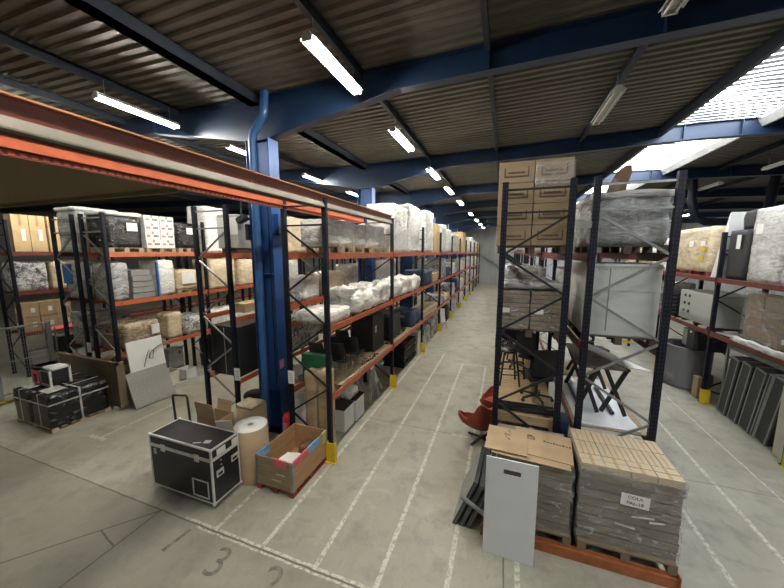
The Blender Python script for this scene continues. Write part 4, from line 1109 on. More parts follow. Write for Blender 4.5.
# ================================================================== RIGHT EDGE RACK LOADS
pallet('pallet under the tan wrapped cartons at the right edge rack', 5.40, 6.38, 11.4, 13.3, EL[1]+.001, 'wood_red')
t = wrapped('tan wrapped cartons with yellow stickers on top of the right edge rack', 5.40, 6.36, 11.45, 13.3, EL[1]+.133, 4.92, 'wrap_tan', 41, .03, None, [('X',12.35,4.45,.22,.18),('X',11.75,4.45,.2,.14)])
mb = MB(t.location)
for (y,z) in ((11.7,4.28),(11.75,4.02)): mb.b(5.34,5.35,y-.14,y+.14,z-.06,z+.06)
q = mb.build('sticker','yellow',t); q['label'] = 'yellow sticker'
mb = MB((5.6,11.1,EL[1])); mb.add([(5.42,11.32,EL[1]+.001),(5.42,10.98,EL[1]+.001),(6.3,10.98,EL[1]+.001),(6.3,11.32,EL[1]+.001),(5.50,11.0,5.2),(5.50,10.66+.34-.06,5.24),(6.3,10.94,5.24),(6.3,11.0,5.2)],[(0,1,2,3),(4,5,6,7),(0,1,5,4),(1,2,6,5),(2,3,7,6),(3,0,4,7)])
tag(mb.build('white_slab','white',None,.01), 'tall white slab standing beside the tan wrapped cartons', 'slab')
t = thing('black_cabinet', 'tall black wrapped cabinet with a white paper on the right edge rack', 'cabinet', (5.9,10.3,EL[1]+.001)); o = t.location
mb = MB(o); lumpy(mb,5.42,6.3,10.02,10.72,EL[1]+.001,4.75,.02,44,.12,3,.04); mb.build('body','black',t)
mb = MB(o); lumpy(mb,5.5,6.3,10.0,10.45,4.75,5.2,.03,45,.1,4,.05); mb.build('top_bundle','black',t)
mb = MB(o); mb.b(5.385,5.39,10.22,10.36,4.28,4.62); mb.build('paper_label','paper',t)
wrapped('tall grey striped wrapped pallet on top of the right edge rack', 5.40, 6.36, 8.98, 9.92, EL[1]+.001, 5.20, 'wrap_silver', 46, .025, None, [('X',9.62,4.72,.2,.22)])
wrapped('pale wrapped pallet cut off by the right edge of the photo', 5.40, 6.36, 8.12, 8.93, EL[1]+.001, 5.25, 'wrap_silver', 47, .025)
t = thing('transport_case', 'pale grey transport case with black fittings on the middle level at right', 'case', (5.9,12,EL[0]+.001)); o = t.location
mb = MB(o); mb.b(5.42,6.3,10.98,12.75,EL[0]+.09,3.02); mb.build('body','crate_pale',t,.012)
mb = MB(o)
for y in (12.45,12.2):
    for z in (2.38,2.62,2.86): mb.b(5.405,5.42,y-.04,y+.04,z-.04,z+.04)
mb.build('fittings','black',t)
for y in (11.1,11.8,12.5): MB(o).b(5.45,6.25,y,y+.12,EL[0]+.001,EL[0]+.09).build('skid','pallet_dark',t)
mb = MB((5.9,13.1,EL[0]));
for q in range(7): mb.b(5.42,6.3,12.9,13.5,EL[0]+.001+q*.125,EL[0]+.06+q*.125)
mb.b(5.6,6.2,13.0,13.4,EL[0]+.001,EL[0]+.8)
tag(mb.build('crate_stack','black'), 'stack of black slatted trays behind the pale transport case', 'tray stack')
mb = MB((5.8,10.4,EL[0])); mb.add([(5.42,9.98,EL[0]+.03),(5.42,10.75,EL[0]+.001),(6.3,10.75,EL[0]+.001),(6.3,9.98,EL[0]+.03),(5.42,9.98,EL[0]+.06),(5.42,10.75,EL[0]+.03),(6.3,10.75,EL[0]+.03),(6.3,9.98,EL[0]+.06)],[(0,1,2,3),(4,5,6,7),(0,1,5,4),(1,2,6,5),(2,3,7,6),(3,0,4,7)])
tag(mb.build('grey_board','grey_light'), 'flat pale board lying between the transport case and the wrapped cartons', 'board')
pallet('dark pallet under the film wrapped cartons at the middle right', 5.42, 6.36, 8.7, 9.88, EL[0]+.001, 'pallet_dark')
cartons('film wrapped pallet, right edge middle level', 5.45, 8.74, EL[0]+.133, 2, 2, 3, .44, .54, .355, 'cardboard_dark', 'label_side', 'cartons in the film wrapped pallet', lambda i,j,k,nx,ny,nz: i==0 or j==0, 'dull')
mb = MB((5.9,9.3,EL[0]+.133)); filmskin(mb,5.43,6.36,8.72,9.86,EL[0]+.12,3.30,9,.02); tag(mb.build('film_wrap','film'), 'clear film sleeve around the dull cartons at the middle right', 'film')
mb = MB((5.6,9.0,EL[0])); lumpy(mb,5.33,5.42,8.2,9.95,EL[0]+.001,EL[0]+.14,.03,51,.08,6,.03); tag(mb.build('film_tail','wrap_white'), 'crumpled loose film along the beam below the dull cartons', 'film')
# floor level
t = thing('tub_sofa', 'curved grey felt tub sofa under the right edge rack', 'sofa', (5.60, 12.35, 0)); o = t.location
def tub(r0, h0, h1, off):
    return lambda u,v: Vector((-(r0+off+.03*v)*math.cos(rad(-125+250*u))*.72, (r0+off+.03*v)*math.sin(rad(-125+250*u))*.82, h0+(h1-h0)*v+.02*math.sin(u*PI)*v))
mb = MB(); mb.grid(tub(.86,.04,1.28,0), 36, 8); mb.grid(tub(.86,.04,1.28,-.13), 36, 8)
mb.grid(lambda u,v: tub(.86,.04,1.28,-.13*v)(u,1.0), 36, 2)
for u in (0.,1.): mb.grid(lambda a,b,u=u: tub(.86,.04,1.28,-.13*a)(u,b), 2, 8)
mb.build('curved_back','felt',t)
mb = MB(); mb.lathe([(0,.05),(.62,.05),(.66,.12),(.66,.38),(.60,.44),(0,.45)], (0,0,0), 28); mb.build('seat','felt',t)
t = thing('black_bin', 'black box stacked on the grey tub sofa under the right rack', 'box', (5.75,11.9,1.318)); o = t.location
mb = MB(o); mb.b(5.30,6.1,11.45,12.05,1.318,1.90); mb.build('body','black',t,.01)
mb = MB(o); mb.b(5.29,5.30,11.80,12.03,1.4,1.88); mb.build('vent_panel','grey',t); mb = MB(o); mb.tube([(5.30,11.62,1.85),(5.28,11.62,1.85)],.03,10); mb.build('white_knob','white',t)
tag(MB((5.42,11.24,0)).b(5.36,5.50,11.12,11.36,0,.62).build('carton','cardboard',None,.01), 'narrow brown carton between the grey sofa and the yellow guard', 'carton')
ys_ = [(10.28,.30,.64),(9.86,.30,.66),(9.44,.32,.62),(9.15,.10,.60),(8.92,.30,.64)]
for k, (y, w, d) in enumerate(ys_):
    t = thing('case_board', f'dark case board with aluminium edging leaning under the right rack, {NUM[k]} from the sofa', 'board', (5.50+.02*k*0, y, .004), 0, 'leaning case boards')
    t.rotation_euler = Euler((rad(10), 0, rad(1.5*k-2)))
    H = 1.60; mb = MB(); mb.b(.0,d,-w/2,w/2,0,H); mb.build('core','panel_dark',t)
    mb = MB()
    for ya in (-w/2, w/2-.03): mb.b(-.006,.03,ya-.003 if ya<0 else ya,ya+.03 if ya<0 else ya+.033,-.0,H+.004)
    mb.b(-.006,.03,-w/2,w/2,H-.03,H+.006); mb.b(-.006,.03,-w/2,w/2,0,.03); mb.b(.03,d,-w/2-.003,-w/2+.03,H-.002,H+.006); mb.b(.03,d,w/2-.03,w/2+.003,H-.002,H+.006); mb.b(d-.03,d,-w/2,w/2,H-.002,H+.006)
    mb.build('edging','alu_dull',t)
t = thing('rail_frame', 'grey aluminium rail lying along the tops of the leaning case boards', 'rail', (6.1,9.5,1.62)); o = t.location
mb = MB(o); mb.bar((5.72,10.75,1.72),(5.72,8.1,1.72),.05,.09); mb.bar((6.25,10.75,1.72),(6.25,8.1,1.72),.05,.09)
for y in (10.7,9.9,9.0,8.12): mb.bar((5.72,y,1.72),(6.25,y,1.72),.05,.08)
mb.build('rails','alu_dull',t)
for x, y in ((5.72,10.72),(6.25,10.72),(6.25,8.13)): MB(o).b(x-.025,x+.025,y-.03,y+.03,.0,1.69).build('leg','alu_dull',t)
tag(MB((5.85,8.4,0)).b(5.46,6.14,8.14,8.48,0,1.52).build('cream_box','cream',None,.012), 'tall cream box at the right edge beside the leaning panels', 'box')
wrapped('grey wrapped load behind the sofa on the right edge rack', 5.45, 6.35, 14.0, 15.3, EL[0]+.001, 3.1, 'wrap_grey', 55)
wrapped('white wrapped load farther back on top of the right edge rack', 5.45, 6.35, 13.9, 15.4, EL[1]+.001, 4.7, 'wrap_white', 56)
wrapped('tan wrapped load farther back on top of the right edge rack', 5.45, 6.35, 16.9, 18.2, EL[1]+.001, 4.9, 'wrap_tan', 57)
# hanging duct and dark curtain beyond the right edge rack
mb = MB((9,20,5.6)); mb.tube([(7.6,18.0,7.44),(7.62,18,6.5),(7.8,18.0,5.75),(8.2,18,5.5),(9.6,18,5.5),(10.2,18,5.9),(10.3,18,7.38)], .16, 12); tag(mb.build('flexible_duct','navy'), 'dark sagging duct under the roof at the far right', 'duct')

# ================================================================== LEFT AISLE RACK (row A) LOADS
XA0, XA1 = -4.10, -3.22
T = LV[2]+.001; M_ = LV[1]+.001; Lo = LV[0]+.001
pallet('pallet under the silver wrapped mattress bundle, first bay top level', XA0, XA1, 5.9, 7.0, T, 'pallet_wood')
pallet('pallet under the crumpled white bundle, first bay top level', XA0, XA1, 7.5, 8.7, T, 'pallet_wood')
wrapped('silver wrapped bundle in the first bay on top of the left rack', XA0+.06, XA1-.10, 5.55, 7.35, T+.132, 4.86, 'wrap_silver', 61, .05)
wrapped('crumpled white bundle in the first bay on top of the left rack', XA0+.08, XA1-.14, 7.45, 8.75, T+.132, 4.90, 'wrap_white', 62, .06)
wrapped('tall white wrapped load in the second bay on top of the left rack, nearer one', XA0, XA1, 9.1, 10.6, T, 5.66, 'wrap_white', 63, .04)
wrapped('tall white wrapped load in the second bay on top of the left rack, farther one', XA0, XA1, 10.75, 12.3, T, 5.86, 'wrap_white', 64, .05)
wrapped('white wrapped load with an open dark gap, third bay top level of the left rack', XA0, XA1, 13.2, 14.7, T, 5.95, 'wrap_white', 65, .06)
cartons('third bay of the aisle rack top', XA0+.02, 15.05, T, 1, 2, 3, .84, .62, .46, 'carton_far', 'plain', 'cartons on top of the left rack', None, 'tan', roww=['near','far'])
wrapped('white wrapped load in the fourth bay on top of the left rack, nearer one', XA0, XA1, 16.6, 18.0, T, 5.65, 'wrap_white', 66, .05)
wrapped('white wrapped load in the fourth bay on top of the left rack, farther one', XA0, XA1, 18.3, 19.8, T, 5.5, 'wrap_white', 67, .05)
wrapped('white wrapped load in the fifth bay on top of the left rack', XA0, XA1, 20.4, 22.8, T, 5.35, 'wrap_white', 68, .05)
cartons('far end of the aisle rack top', XA0+.02, 25.2, T, 1, 2, 3, .84, 1.1, .52, 'carton_far', 'plain', 'cartons far down the left rack', None, 'tan', roww=['near','far'])
for k, (a, b, z, m) in enumerate(((28,29.8,5.5,'wrap_white'),(30.2,31,5.2,'wrap_tan'),(31.6,33.5,5.6,'wrap_white'),(35.2,37.4,5.4,'wrap_silver'),(39,41.5,5.3,'wrap_tan'))):
    wrapped(f'{["white","tan","white","silver","tan"][k]} wrapped load topping the aisle rack beyond its cartons, {NUM[k]} towards the far wall', XA0, XA1, a, b, T, z, m, 70+k)
# middle level
wrapped('flat white foam bundle in the first bay middle level of the left rack', XA0, XA1, 5.34, 6.22, M_, 3.0, 'bag_white', 81, .05)
wrapped('large crumpled white plastic bag in the first bay middle level of the left rack', XA0, XA1+.03, 6.3, 8.8, M_+.0, 3.38, 'bag_white', 82, .10, None, None, 'plastic bag', 'plastic_bag', rnd=.2) if False else None
t = tag(lumpy(MB((-3.65,7.7,M_)), XA0, XA1, 6.5, 8.80, M_, 3.30, .12, 82, .09, 3.2, .12).build('plastic_bag','bag_white'), 'large crumpled white plastic bag on the middle level of the left rack, nearer one', 'plastic bag')
t = tag(lumpy(MB((-3.65,10.5,M_)), XA0, XA1, 9.10, 12.4, M_, 3.26, .13, 83, .10, 3.0, .12).build('plastic_bag','bag_white'), 'long crumpled white plastic bag on the middle level of the left rack, farther one', 'plastic bag')
def bundle(label, x0,x1,y0,y1,z0,z1, m, seed, amp=.05, cat='bundle', name='goods_bundle'):
    return tag(lumpy(MB(((x0+x1)/2,(y0+y1)/2,z0)), x0,x1,y0,y1,z0,z1,amp,seed,.14,3,.08).build(name,m), label, cat)
bundle('dark blue cloth bundle on the left rack middle level, third bay', XA0,XA1,13.0,14.6,M_,3.4,'navy_cloth',84,.1)
cartons('third bay, middle level of aisle rack', XA0+.05, 14.9, M_, 1, 2, 1, .8, .55, .4, 'carton_far', 'plain', None, None, 'tan')
wrapped('grey wrapped crate in the fourth bay middle level of the left rack', XA0, XA1, 16.6, 18.3, M_, 3.85, 'wrap_grey', 85)
bundle('dark blue furniture cover in the fourth bay middle level of the left rack', XA0,XA1,18.5,19.9,M_,3.3,'navy_cloth',86,.1)
for k, (a,b,z,m,c) in enumerate(((20.4,21.8,3.5,'wrap_white','white'),(22.1,23.5,3.7,'wrap_grey','grey'),(24.2,25.6,3.6,'wrap_white','white'),(26,27.2,3.4,'wrap_tan','tan'),(27.9,30,3.7,'wrap_silver','silver'),(31.4,34,3.6,'wrap_white','white'),(35.2,38,3.7,'wrap_tan','tan'),(39,42,3.6,'wrap_silver','silver'))):
    wrapped(f'{c} wrapped load at mid level beyond the blue cover, {NUM[k]} towards the far wall', XA0, XA1, a, b, M_, z, m, 90+k)
# low level: planks, chairs, odd timber
t = thing('plank_deck', 'brown board deck on the low level of the left rack, first and second bay', 'deck', (-3.66,9,Lo)); o = t.location
mb = MB(o)
for y0, y1 in ((5.72,8.88),(9.0,12.6)):
    for i in range(7): mb.b(XA0+.04+i*.125, XA0+.155+i*.125, y0, y1, Lo, Lo+.022)
mb.build('planks','pallet_wood',t); mb = MB(o)
for y in (7.3,10.8): mb.b(XA0+.06,XA1-.06,y-.04,y+.04,Lo-.05,Lo)
mb.build('support_bar','zinc',t)
ZL = Lo+.025
tag(MB((-3.7,5.7,ZL)).b(XA0+.0,XA1-.22,5.60,5.76,Lo,1.99).build('green_crate','green',None,.008), 'dark green box behind the cardboard bundles on the low level', 'box')
def shell_chair(label, loc, rz):
    t = thing('shell_chair', label, 'chair', loc, rz, 'black chairs on the low rack level')
    mb = MB(); mb.grid(lambda u,v: Vector(((u-.5)*.46, -.20+.42*v, .40+.03*(2*u-1)**2)), 6, 4); mb.grid(lambda u,v: Vector(((u-.5)*.46, -.20+.42*v, .375+.03*(2*u-1)**2)), 6, 4); mb.build('seat','black',t)
    mb = MB(); mb.grid(lambda u,v: Vector(((u-.5)*(.48-.06*v), .22+.10*v+.05*(1-(2*u-1)**2), .46+.42*v)), 8, 5); mb.grid(lambda u,v: Vector(((u-.5)*(.48-.06*v), .245+.10*v+.05*(1-(2*u-1)**2), .46+.42*v)), 8, 5); mb.grid(lambda u,v: Vector(((u-.5)*.42, .32+.025*v+.05*(1-(2*u-1)**2), .88)), 8, 1); q = mb.build('backrest','grey' if False else 'black',t)
    mb = MB()
    for sx in (-.2,.2): mb.bar((sx,.1,.39),(sx,.28,.55),.02,.02)
    mb.build('back_support','chrome',t)
    for sx in (-1,1):
        for sy in (-1,1):
            mb = MB(); mb.tube([(.16*sx,.14*sy,.385),(.21*sx,.2*sy,.01)], .012, 6); mb.build('leg','chrome',t)
    return t
c0 = shell_chair('black chair nearest the corner post on the low level of the left rack', (-3.88,6.12,ZL), rad(176)); c0.scale = (.88,.9,.96)
for k, (x,y,r) in enumerate(((-3.43,6.24,178),(-3.88,6.72,176),(-3.42,6.84,182),(-3.88,7.32,176))):
    dup(c0, (x,y,ZL), rad(r), f'black chair on the low level of the left rack, {ORD[k+1]} from the corner post')
t = thing('black_cabinet', 'large black cabinet under the white bag on the low level of the left rack', 'cabinet', (-3.75,8.3,ZL)); o = t.location
mb = MB(o); mb.b(XA0+.02,XA1-.2,7.95,8.8,ZL,2.42); mb.build('body','black',t,.01)
mb = MB(o); mb.b(XA1-.2,XA1-.19,8.1,8.2,1.9,2.1); mb.build('paper_label','paper',t)
for k in range(14):
    y = 6.98+.068*k; x = -3.43+.06*math.sin(k*2.1); a = .06*math.sin(k)
    t = thing('timber_offcut', 'short turned timber offcut with a black cap lying loose on the aisle rack boards', 'timber offcut', (x, y, ZL), a, 'loose timber offcuts')
    L = random.uniform(.2,.34); mb = MB(); mb.tube([(-L/2,0,.031),(L/2,0,.031)], [.022,.028], 8); mb.build('shaft','wood' if k%2 else 'pallet_wood',t)
    mb = MB(); mb.tube([(L/2,0,.031),(L/2+.03,0,.031)], .029, 8); mb.build('black_cap','black',t)
bundle('dark machine under black cover in the second bay low level of the left rack', XA0,XA1-.1,9.2,10.2,ZL,2.2,'black',101,.06)
bundle('dark blue padded bundle in the second bay low level of the left rack', XA0,XA1,11.2,12.3,ZL,1.95,'navy_cloth',102,.1)
dup(oc, (-3.6,10.7,ZL), rad(100), 'black office chair lying in the second bay of the left rack')
t = thing('timber_bundle', 'bundle of pale timber planks in the third bay low level of the left rack', 'timber', (-3.6,14.5,Lo)); o = t.location
for r in range(3):
    for i in range(5): mb = MB(o); mb.b(XA0+.06+i*.165, XA0+.21+i*.165, 12.9+random.uniform(0,.2), 16.1-random.uniform(0,.2), Lo+r*.1, Lo+.09+r*.1); mb.build('plank','wood' if (i+r)%2 else 'cardboard_pale',t)
for k,(a,b,z,m,c) in enumerate(((16.6,17.6,1.9,'clutter','mixed'),(17.9,19.6,1.75,'wrap_tan','tan'),(20.4,22,2.1,'clutter','mixed'),(22.4,23.4,2.3,'navy_cloth','dark blue'),(24.2,26.5,2.1,'wrap_white','white'),(27.9,30,2.2,'wrap_tan','tan'),(31.6,34,2.1,'clutter','mixed'),(35.4,38,2.2,'wrap_white','white'))):
    bundle(f'{c} goods on the low level beyond the timber, {NUM[k]} towards the wall', XA0,XA1,a,b,Lo,z,m,110+k,.08)
# floor level of row A
def whitecab(label, loc):
    t = thing('white_pedestal', label, 'cabinet', loc, 0, 'white pedestals')
    mb = MB(); mb.b(-.22,.22,-.24,.24,.02,.56); mb.build('body','white',t,.006)
    mb = MB(); mb.b(-.225,.225,-.245,.245,.56,.585); mb.build('top','black',t,.003)
    mb = MB(); mb.b(.219,.226,-.22,.22,.06,.30); mb.b(.219,.226,-.22,.22,.32,.53); mb.build('drawer_front','white',t,.003)
    mb = MB()
    for x in (-.18,.18):
        for y in (-.2,.2): mb.b(x-.03,x+.03,y-.03,y+.03,0,.02)
    mb.build('feet','black',t); return t
w0 = whitecab('white drawer pedestal with black top on the floor under the left rack, nearer one', (-3.56,6.30,0))
dup(w0, (-3.53,6.84,0), None, 'white drawer pedestal with black top on the floor under the left rack, farther one')
mb = MB((-3.56,6.5,.59)); lumpy(mb,-3.72,-3.42,6.55,7.0,.59,.80,.04,7,.06,8,.05); tag(mb.build('white_bag','bag_white'), 'small white plastic bag on the white pedestals', 'plastic bag')
def foldchair(label, loc, rz, tilt, seatm='grey'):
    t = thing('folding_chair', label, 'chair', loc, rz, 'folding chairs under the left rack'); t.rotation_euler = Euler((rad(tilt),0,rz))
    for sx in (-.2,.2):
        mb = MB(); mb.tube([(sx,0,.012),(sx,.0,.95)], .012, 6); mb.build('leg','chrome',t)
        mb = MB(); mb.tube([(sx*.9,.05,.012),(sx*.9,.03,.62)], .012, 6); mb.build('leg','chrome',t)
    mb = MB(); mb.b(-.19,.19,.01,.035,.36,.74); mb.build('seat',seatm,t,.008)
    mb = MB(); mb.b(-.2,.2,-.012,.012,.76,.94); mb.build('backrest',seatm,t,.008); return t
f0 = foldchair('folded grey chair leaning under the left rack behind the white pedestals', (-3.34,7.42,0), rad(100), -18)
dup(f0, (-3.36,7.74,0), rad(96), 'folded grey chair under the left rack, middle of the three')
f2 = foldchair('folded white chair under the left rack nearest the second yellow guard', (-3.30,8.30,0), rad(100), -20, 'white')
f3 = foldchair('folded white chair standing out from the left rack near the fourth post guard', (-2.98,16.9,0), rad(60), -14, 'white')
for k in range(8):
    t = thing('black_board', f'black board in the flat pile under the aisle rack, {ORD[k]+" from the floor" if k else "lowest"}', 'board', (-3.68,11.4,.002+k*.105), 0, 'pile of black boards')
    j = random.uniform(-.03,.03); mb = MB(); mb.b(-.42+j,.40+j,-.9,.66,0,.06); mb.build('panel','black',t,.004)
    for y in (-.7,-.1,.5): MB().b(-.4,.38,y-.04,y+.04,.06,.103).build('spacer','panel_dark',t)
tag(MB((-3.28,12.35,0)).b(-3.46,-3.2,12.1,12.5,0,.95).build('white_block','white',None,.01), 'white upright block at the end of the black panel pile', 'block')
for k,(a,b,z,m,c) in enumerate(((13.1,14.4,.8,'clutter','mixed'),(14.8,16.1,.95,'wrap_grey','grey'),(17.2,18.4,.9,'wrap_white','white'),(18.8,19.8,.9,'black','black'),(20.5,22.6,.95,'clutter','mixed'),(24.2,26.5,1.0,'wrap_white','white'),(28,31,.95,'clutter','mixed'),(32,34.6,.95,'wrap_tan','tan'))):
    bundle(f'{c} goods on the floor beyond the black board pile, {NUM[k]} towards the wall', XA0,XA1,a,b,.001,z,m,130+k,.06)

# ================================================================== ROW B LOADS
XB0, XB1 = -6.48, -5.62
t = thing('white_machine', 'white cased machine on top of the rack left of the blue column', 'machine', (-6.0,6.0,T)); o = t.location
mb = MB(o); mb.b(XB0+.3,XB1,5.5,6.5,T+.1,5.02); mb.build('housing','grey_light',t,.02)
mb = MB(o); mb.b(XB0+.3,XB0+.9,5.492,5.5,T+.4,4.95); mb.build('door','white',t,.003)
mb = MB(o); mb.b(XB0+.35,XB1-.05,5.55,6.45,T,T+.1); mb.build('base','pallet_dark',t)
mb = MB(o); mb.tube([(-5.95,6.0,5.02),(-5.95,6.0,5.4)],.02,6); mb.build('rod','navy',t)
wrapped('brown wrapped load behind the white machine on the rack left of the column', XB0, XB1, 7.0, 8.6, T, 5.15, 'wrap_tan', 151)
wrapped('tan wrapped load on the back rack seen between two blue columns, top level', XB0, XB1, 9.2, 10.6, T, 4.95, 'wrap_tan', 152)
wrapped('silver wrapped load on the back rack seen between two blue columns, top level', XB0, XB1, 10.9, 12.4, T, 5.1, 'wrap_silver', 153)
wrapped('white wrapped load on the back rack beyond the second blue column, top level', XB0, XB1, 13.0, 15.8, T, 5.1, 'wrap_white', 154)
cartons('shelf beside nearest blue column', XB0+.30, 5.75, M_, 1, 2, 1, .42, .50, .22, 'carton_far', 'plain', 'cartons behind the nearest blue column', None, 'low tan')
bundle('flat grey goods on the middle shelf left of the nearest blue column', XB0+.1,XB1-.05,6.95,7.9,M_,3.02,'clutter',155,.04)
wrapped('pale wrapped carton on the back rack middle level, first bay far end', XB0, XB1, 8.0, 8.75, M_, 3.45, 'wrap_white', 156)
wrapped('tan wrapped cartons on the back rack middle level, second bay', XB0, XB1, 9.3, 10.4, M_, 3.5, 'wrap_tan', 157)
wrapped('pale wrapped load on the back rack middle level, second bay far end', XB0, XB1, 11.2, 12.5, M_, 3.7, 'wrap_silver', 158)
wrapped('grey wrapped load on the back rack middle level, third bay', XB0, XB1, 13.1, 15.9, M_, 3.8, 'wrap_silver', 159)
wrapped('white wrapped load on the back rack middle level, fourth bay', XB0, XB1, 16.9, 19.5, M_, 3.8, 'wrap_white', 160)
t = thing('black_cabinet', 'black display cabinet with white letter on the low level behind the nearest blue column', 'cabinet', (-6.05,5.9,Lo)); o = t.location
mb = MB(o); mb.b(-6.42,-5.62,5.36,6.5,Lo,2.50); mb.build('body','black',t,.01)
mb = MB(o); mb.b(-6.05,-6.03,5.352,5.36,Lo+.05,2.46); mb.build('door_gap','alu_dull',t)
text_mesh('S', .30, 'paper', t, (-5.617-o.x, 6.25-o.y, 2.12-o.z), (rad(90),0,rad(90)), 'white_letter')
mb = MB(o); mb.b(-5.62,-5.612,6.05,6.42,1.5,1.86); q = mb.build('white_print','paper',t)
bundle('mixed goods on the low level of the back rack past the black cabinet', XB0,XB1,6.8,8.7,Lo,2.2,'clutter',161,.08)
bundle('tan goods on the low level of the back rack, second bay', XB0,XB1,9.3,12.3,Lo,2.1,'wrap_tan',162,.06)
bundle('dark goods on the low level of the back rack, third bay', XB0,XB1,13.1,15.8,Lo,2.1,'wrap_black',163,.06)
tag(MB((-5.6,6.9,0)).b(-6.0,-5.45,6.65,7.25,0,.62).build('white_box','white',None,.01), 'white box on the floor left of the nearest blue column', 'box')
tag(MB((-6.2,7.9,0)).b(-6.45,-5.7,7.5,8.6,.0,.5).build('white_crate','grey_light',None,.01), 'pale crate on the floor behind the white box', 'box')
mb = MB((-6.1,6.9,0)); mb.b(-6.5,-6.1,6.4,7.4,0,.08); tag(mb.build('pale_board','cream'), 'pale board on the floor under the black cabinet', 'board')

# ================================================================== ROW C LOADS (left, behind)
XC0, XC1 = -10.54, -9.68
CT, CM, CLo = CL[2]+.001, CL[1]+.001, CL[0]+.001
def ptop(lab, x0, x1, y0, y1, z): pallet(f'pallet under the {lab}', x0, x1, y0, y1, z, 'wood_red' if False else 'pallet_wood')
ptop('black wrapped crates at left, top level', XC0, XC1, 5.28, 6.12, CT)
wrapped('black film wrapped crates with white top sheet, left back rack top level', XC0, XC1, 5.28, 6.12, CT+.133, 5.16, 'wrap_black', 171, .02, None, [('x',5.86,4.86,.26,.22)], top='wrap_white')
ptop('white printed cartons at left, top level', XC0, XC1, 6.20, 7.05, CT)
cartons('printed tower between black wrapped loads', XC0+.0, 6.20, CT+.133, 2, 2, 4, .43, .42, .232, 'white', 'green_print', 'white printed cartons', vis_right, 'white')
ptop('black wrapped block at left, top level', XC0, XC1, 7.15, 7.82, CT)
wrapped('black wrapped block with paper sheet beside the white cartons, left top level', XC0, XC1, 7.15, 7.82, CT+.133, 5.12, 'wrap_black', 172, .02, None, [('x',7.55,4.85,.24,.2)])
wrapped('tall pale wrapped load on the left back rack seen through the zinc braces', XC0, XC1, 8.15, 9.0, CT, 5.75, 'wrap_white', 173, .03)
tag(MB((-10.1,9.5,CT)).b(XC0,XC1,9.1,9.75,CT,5.55).build('pink_box','cardboard_dark',None,.015), 'reddish brown box right of the tall pale wrapped load', 'box')
wrapped('silver wrapped load on the left back rack top level, third bay', XC0, XC1, 11.0, 13.3, CT, 5.1, 'wrap_silver', 174)
# middle level
wrapped('grey film wrapped clutter at the near end of the left back rack, middle level', XC0, XC1, 5.26, 5.66, CM, 3.9, 'wrap_grey', 175, .03)
for k in range(5):
    j = random.uniform(-.03,.03); tag(MB((-10.1,6.0,CM+k*.16)).b(XC0+.05+j,XC1-.02+j,5.75,6.36-.03*k,CM+k*.162,CM+.155+k*.162).build('grey_tray','grey',None,.015), f'dull grey tray in the pile on the left back rack, {LAYER[k]+" tray" if k else "lowest tray"}', 'tray', 'pile of dull grey trays')
t = wrapped('white crate with a blue edge on the left back rack, middle level', XC0, XC1, 6.45, 6.95, CM, 3.95, 'wrap_white', 176, .02)
mb = MB((-9.65,6.43,CM)); mb.b(-9.72,-9.63,6.40,6.44,CM,3.9); tag(mb.build('blue_board','blue_box'), 'narrow blue board standing beside the white wrapped crate', 'board')
t = wrapped('cream wrapped carton with white paper on the left back rack, middle level right', XC0, XC1, 7.02, 7.75, CM+.1, 3.62, 'wrap_tan', 177, .04, None, [('x',7.35,3.35,.45,.35)])
pallet('pallet under the cream wrapped carton, left middle level', XC0, XC1, 7.0, 7.78, CM, 'pallet_wood', 'wooden pallets', .1)
wrapped('tan wrapped load on the left back rack middle level, second bay', XC0, XC1, 8.2, 9.3, CM, 3.95, 'wrap_tan', 178)
wrapped('tan wrapped load on the left back rack middle level, second bay far end', XC0, XC1, 9.5, 10.7, CM, 3.9, 'wrap_tan', 179)
wrapped('pale wrapped load on the left back rack middle level, third bay', XC0, XC1, 11.0, 13.3, CM, 3.8, 'wrap_silver', 180)
# low level
wrapped('brown carton in cloudy film on the left back rack low level', XC0, XC1, 5.42, 6.35, CLo, 2.22, 'wrap_brown', 181, .03, None, [('x',6.2,1.95,.22,.28)])
wrapped('narrow cream paper sack on the left back rack low level', XC0+.25, XC1, 6.62, 7.05, CLo, 2.30, 'wrap_tan', 182, .05, name='paper_sack', cat='sack')
bundle('grey goods on the left back rack low level beside the sack', XC0,XC1,7.2,7.9,CLo,2.1,'clutter',183,.05)
bundle('white goods on the left back rack low level, second bay', XC0,XC1-.22,8.2,10.7,CLo,2.1,'wrap_white',184,.05)
mb = MB((-10.1,6.6,CLo-.0))
t = thing('white_shelf_board', 'white board along the low beam of the left back rack', 'board', (-9.7,9,CLo)); 
mb = MB(t.location); mb.b(-9.80,-9.72,8.10,10.76,CLo,CLo+.10); mb.build('board','white',t)
# floor level of row C
def bin_(label, loc, sx, sy, sz, m):
    t = thing('open_bin', label, 'bin', loc, 0, 'open bins under the left back rack')
    mb = MB(); a, b, th = sx/2, sy/2, .02
    mb.b(-a,a,-b,-b+th,0,sz); mb.b(-a,a,b-th,b,0,sz); mb.b(-a,-a+th,-b,b,0,sz); mb.b(a-th,a,-b,b,0,sz); mb.b(-a,a,-b,b,0,th); mb.build('tub',m,t)
    mb = MB(); mb.b(-a-.01,a+.01,-b-.01,-b+.01,sz-.03,sz); mb.b(-a-.01,a+.01,b-.01,b+.01,sz-.03,sz); mb.b(a-.01,a+.01,-b,b,sz-.03,sz); mb.b(-a-.01,-a+.01,-b,b,sz-.03,sz); mb.build('rim',m,t); return t
bin_('cream open bin on the floor under the left back rack', (-9.92,6.60,0), .44, .46, .46, 'cream')
bin_('white open bin on the floor farther along under the left back rack', (-9.90,7.22,0), .4, .40, .34, 'white')
t = thing('grey_locker', 'grey cabinet with a black handle hole under the left back rack', 'cabinet', (-10.2,7.0,0)); o = t.location
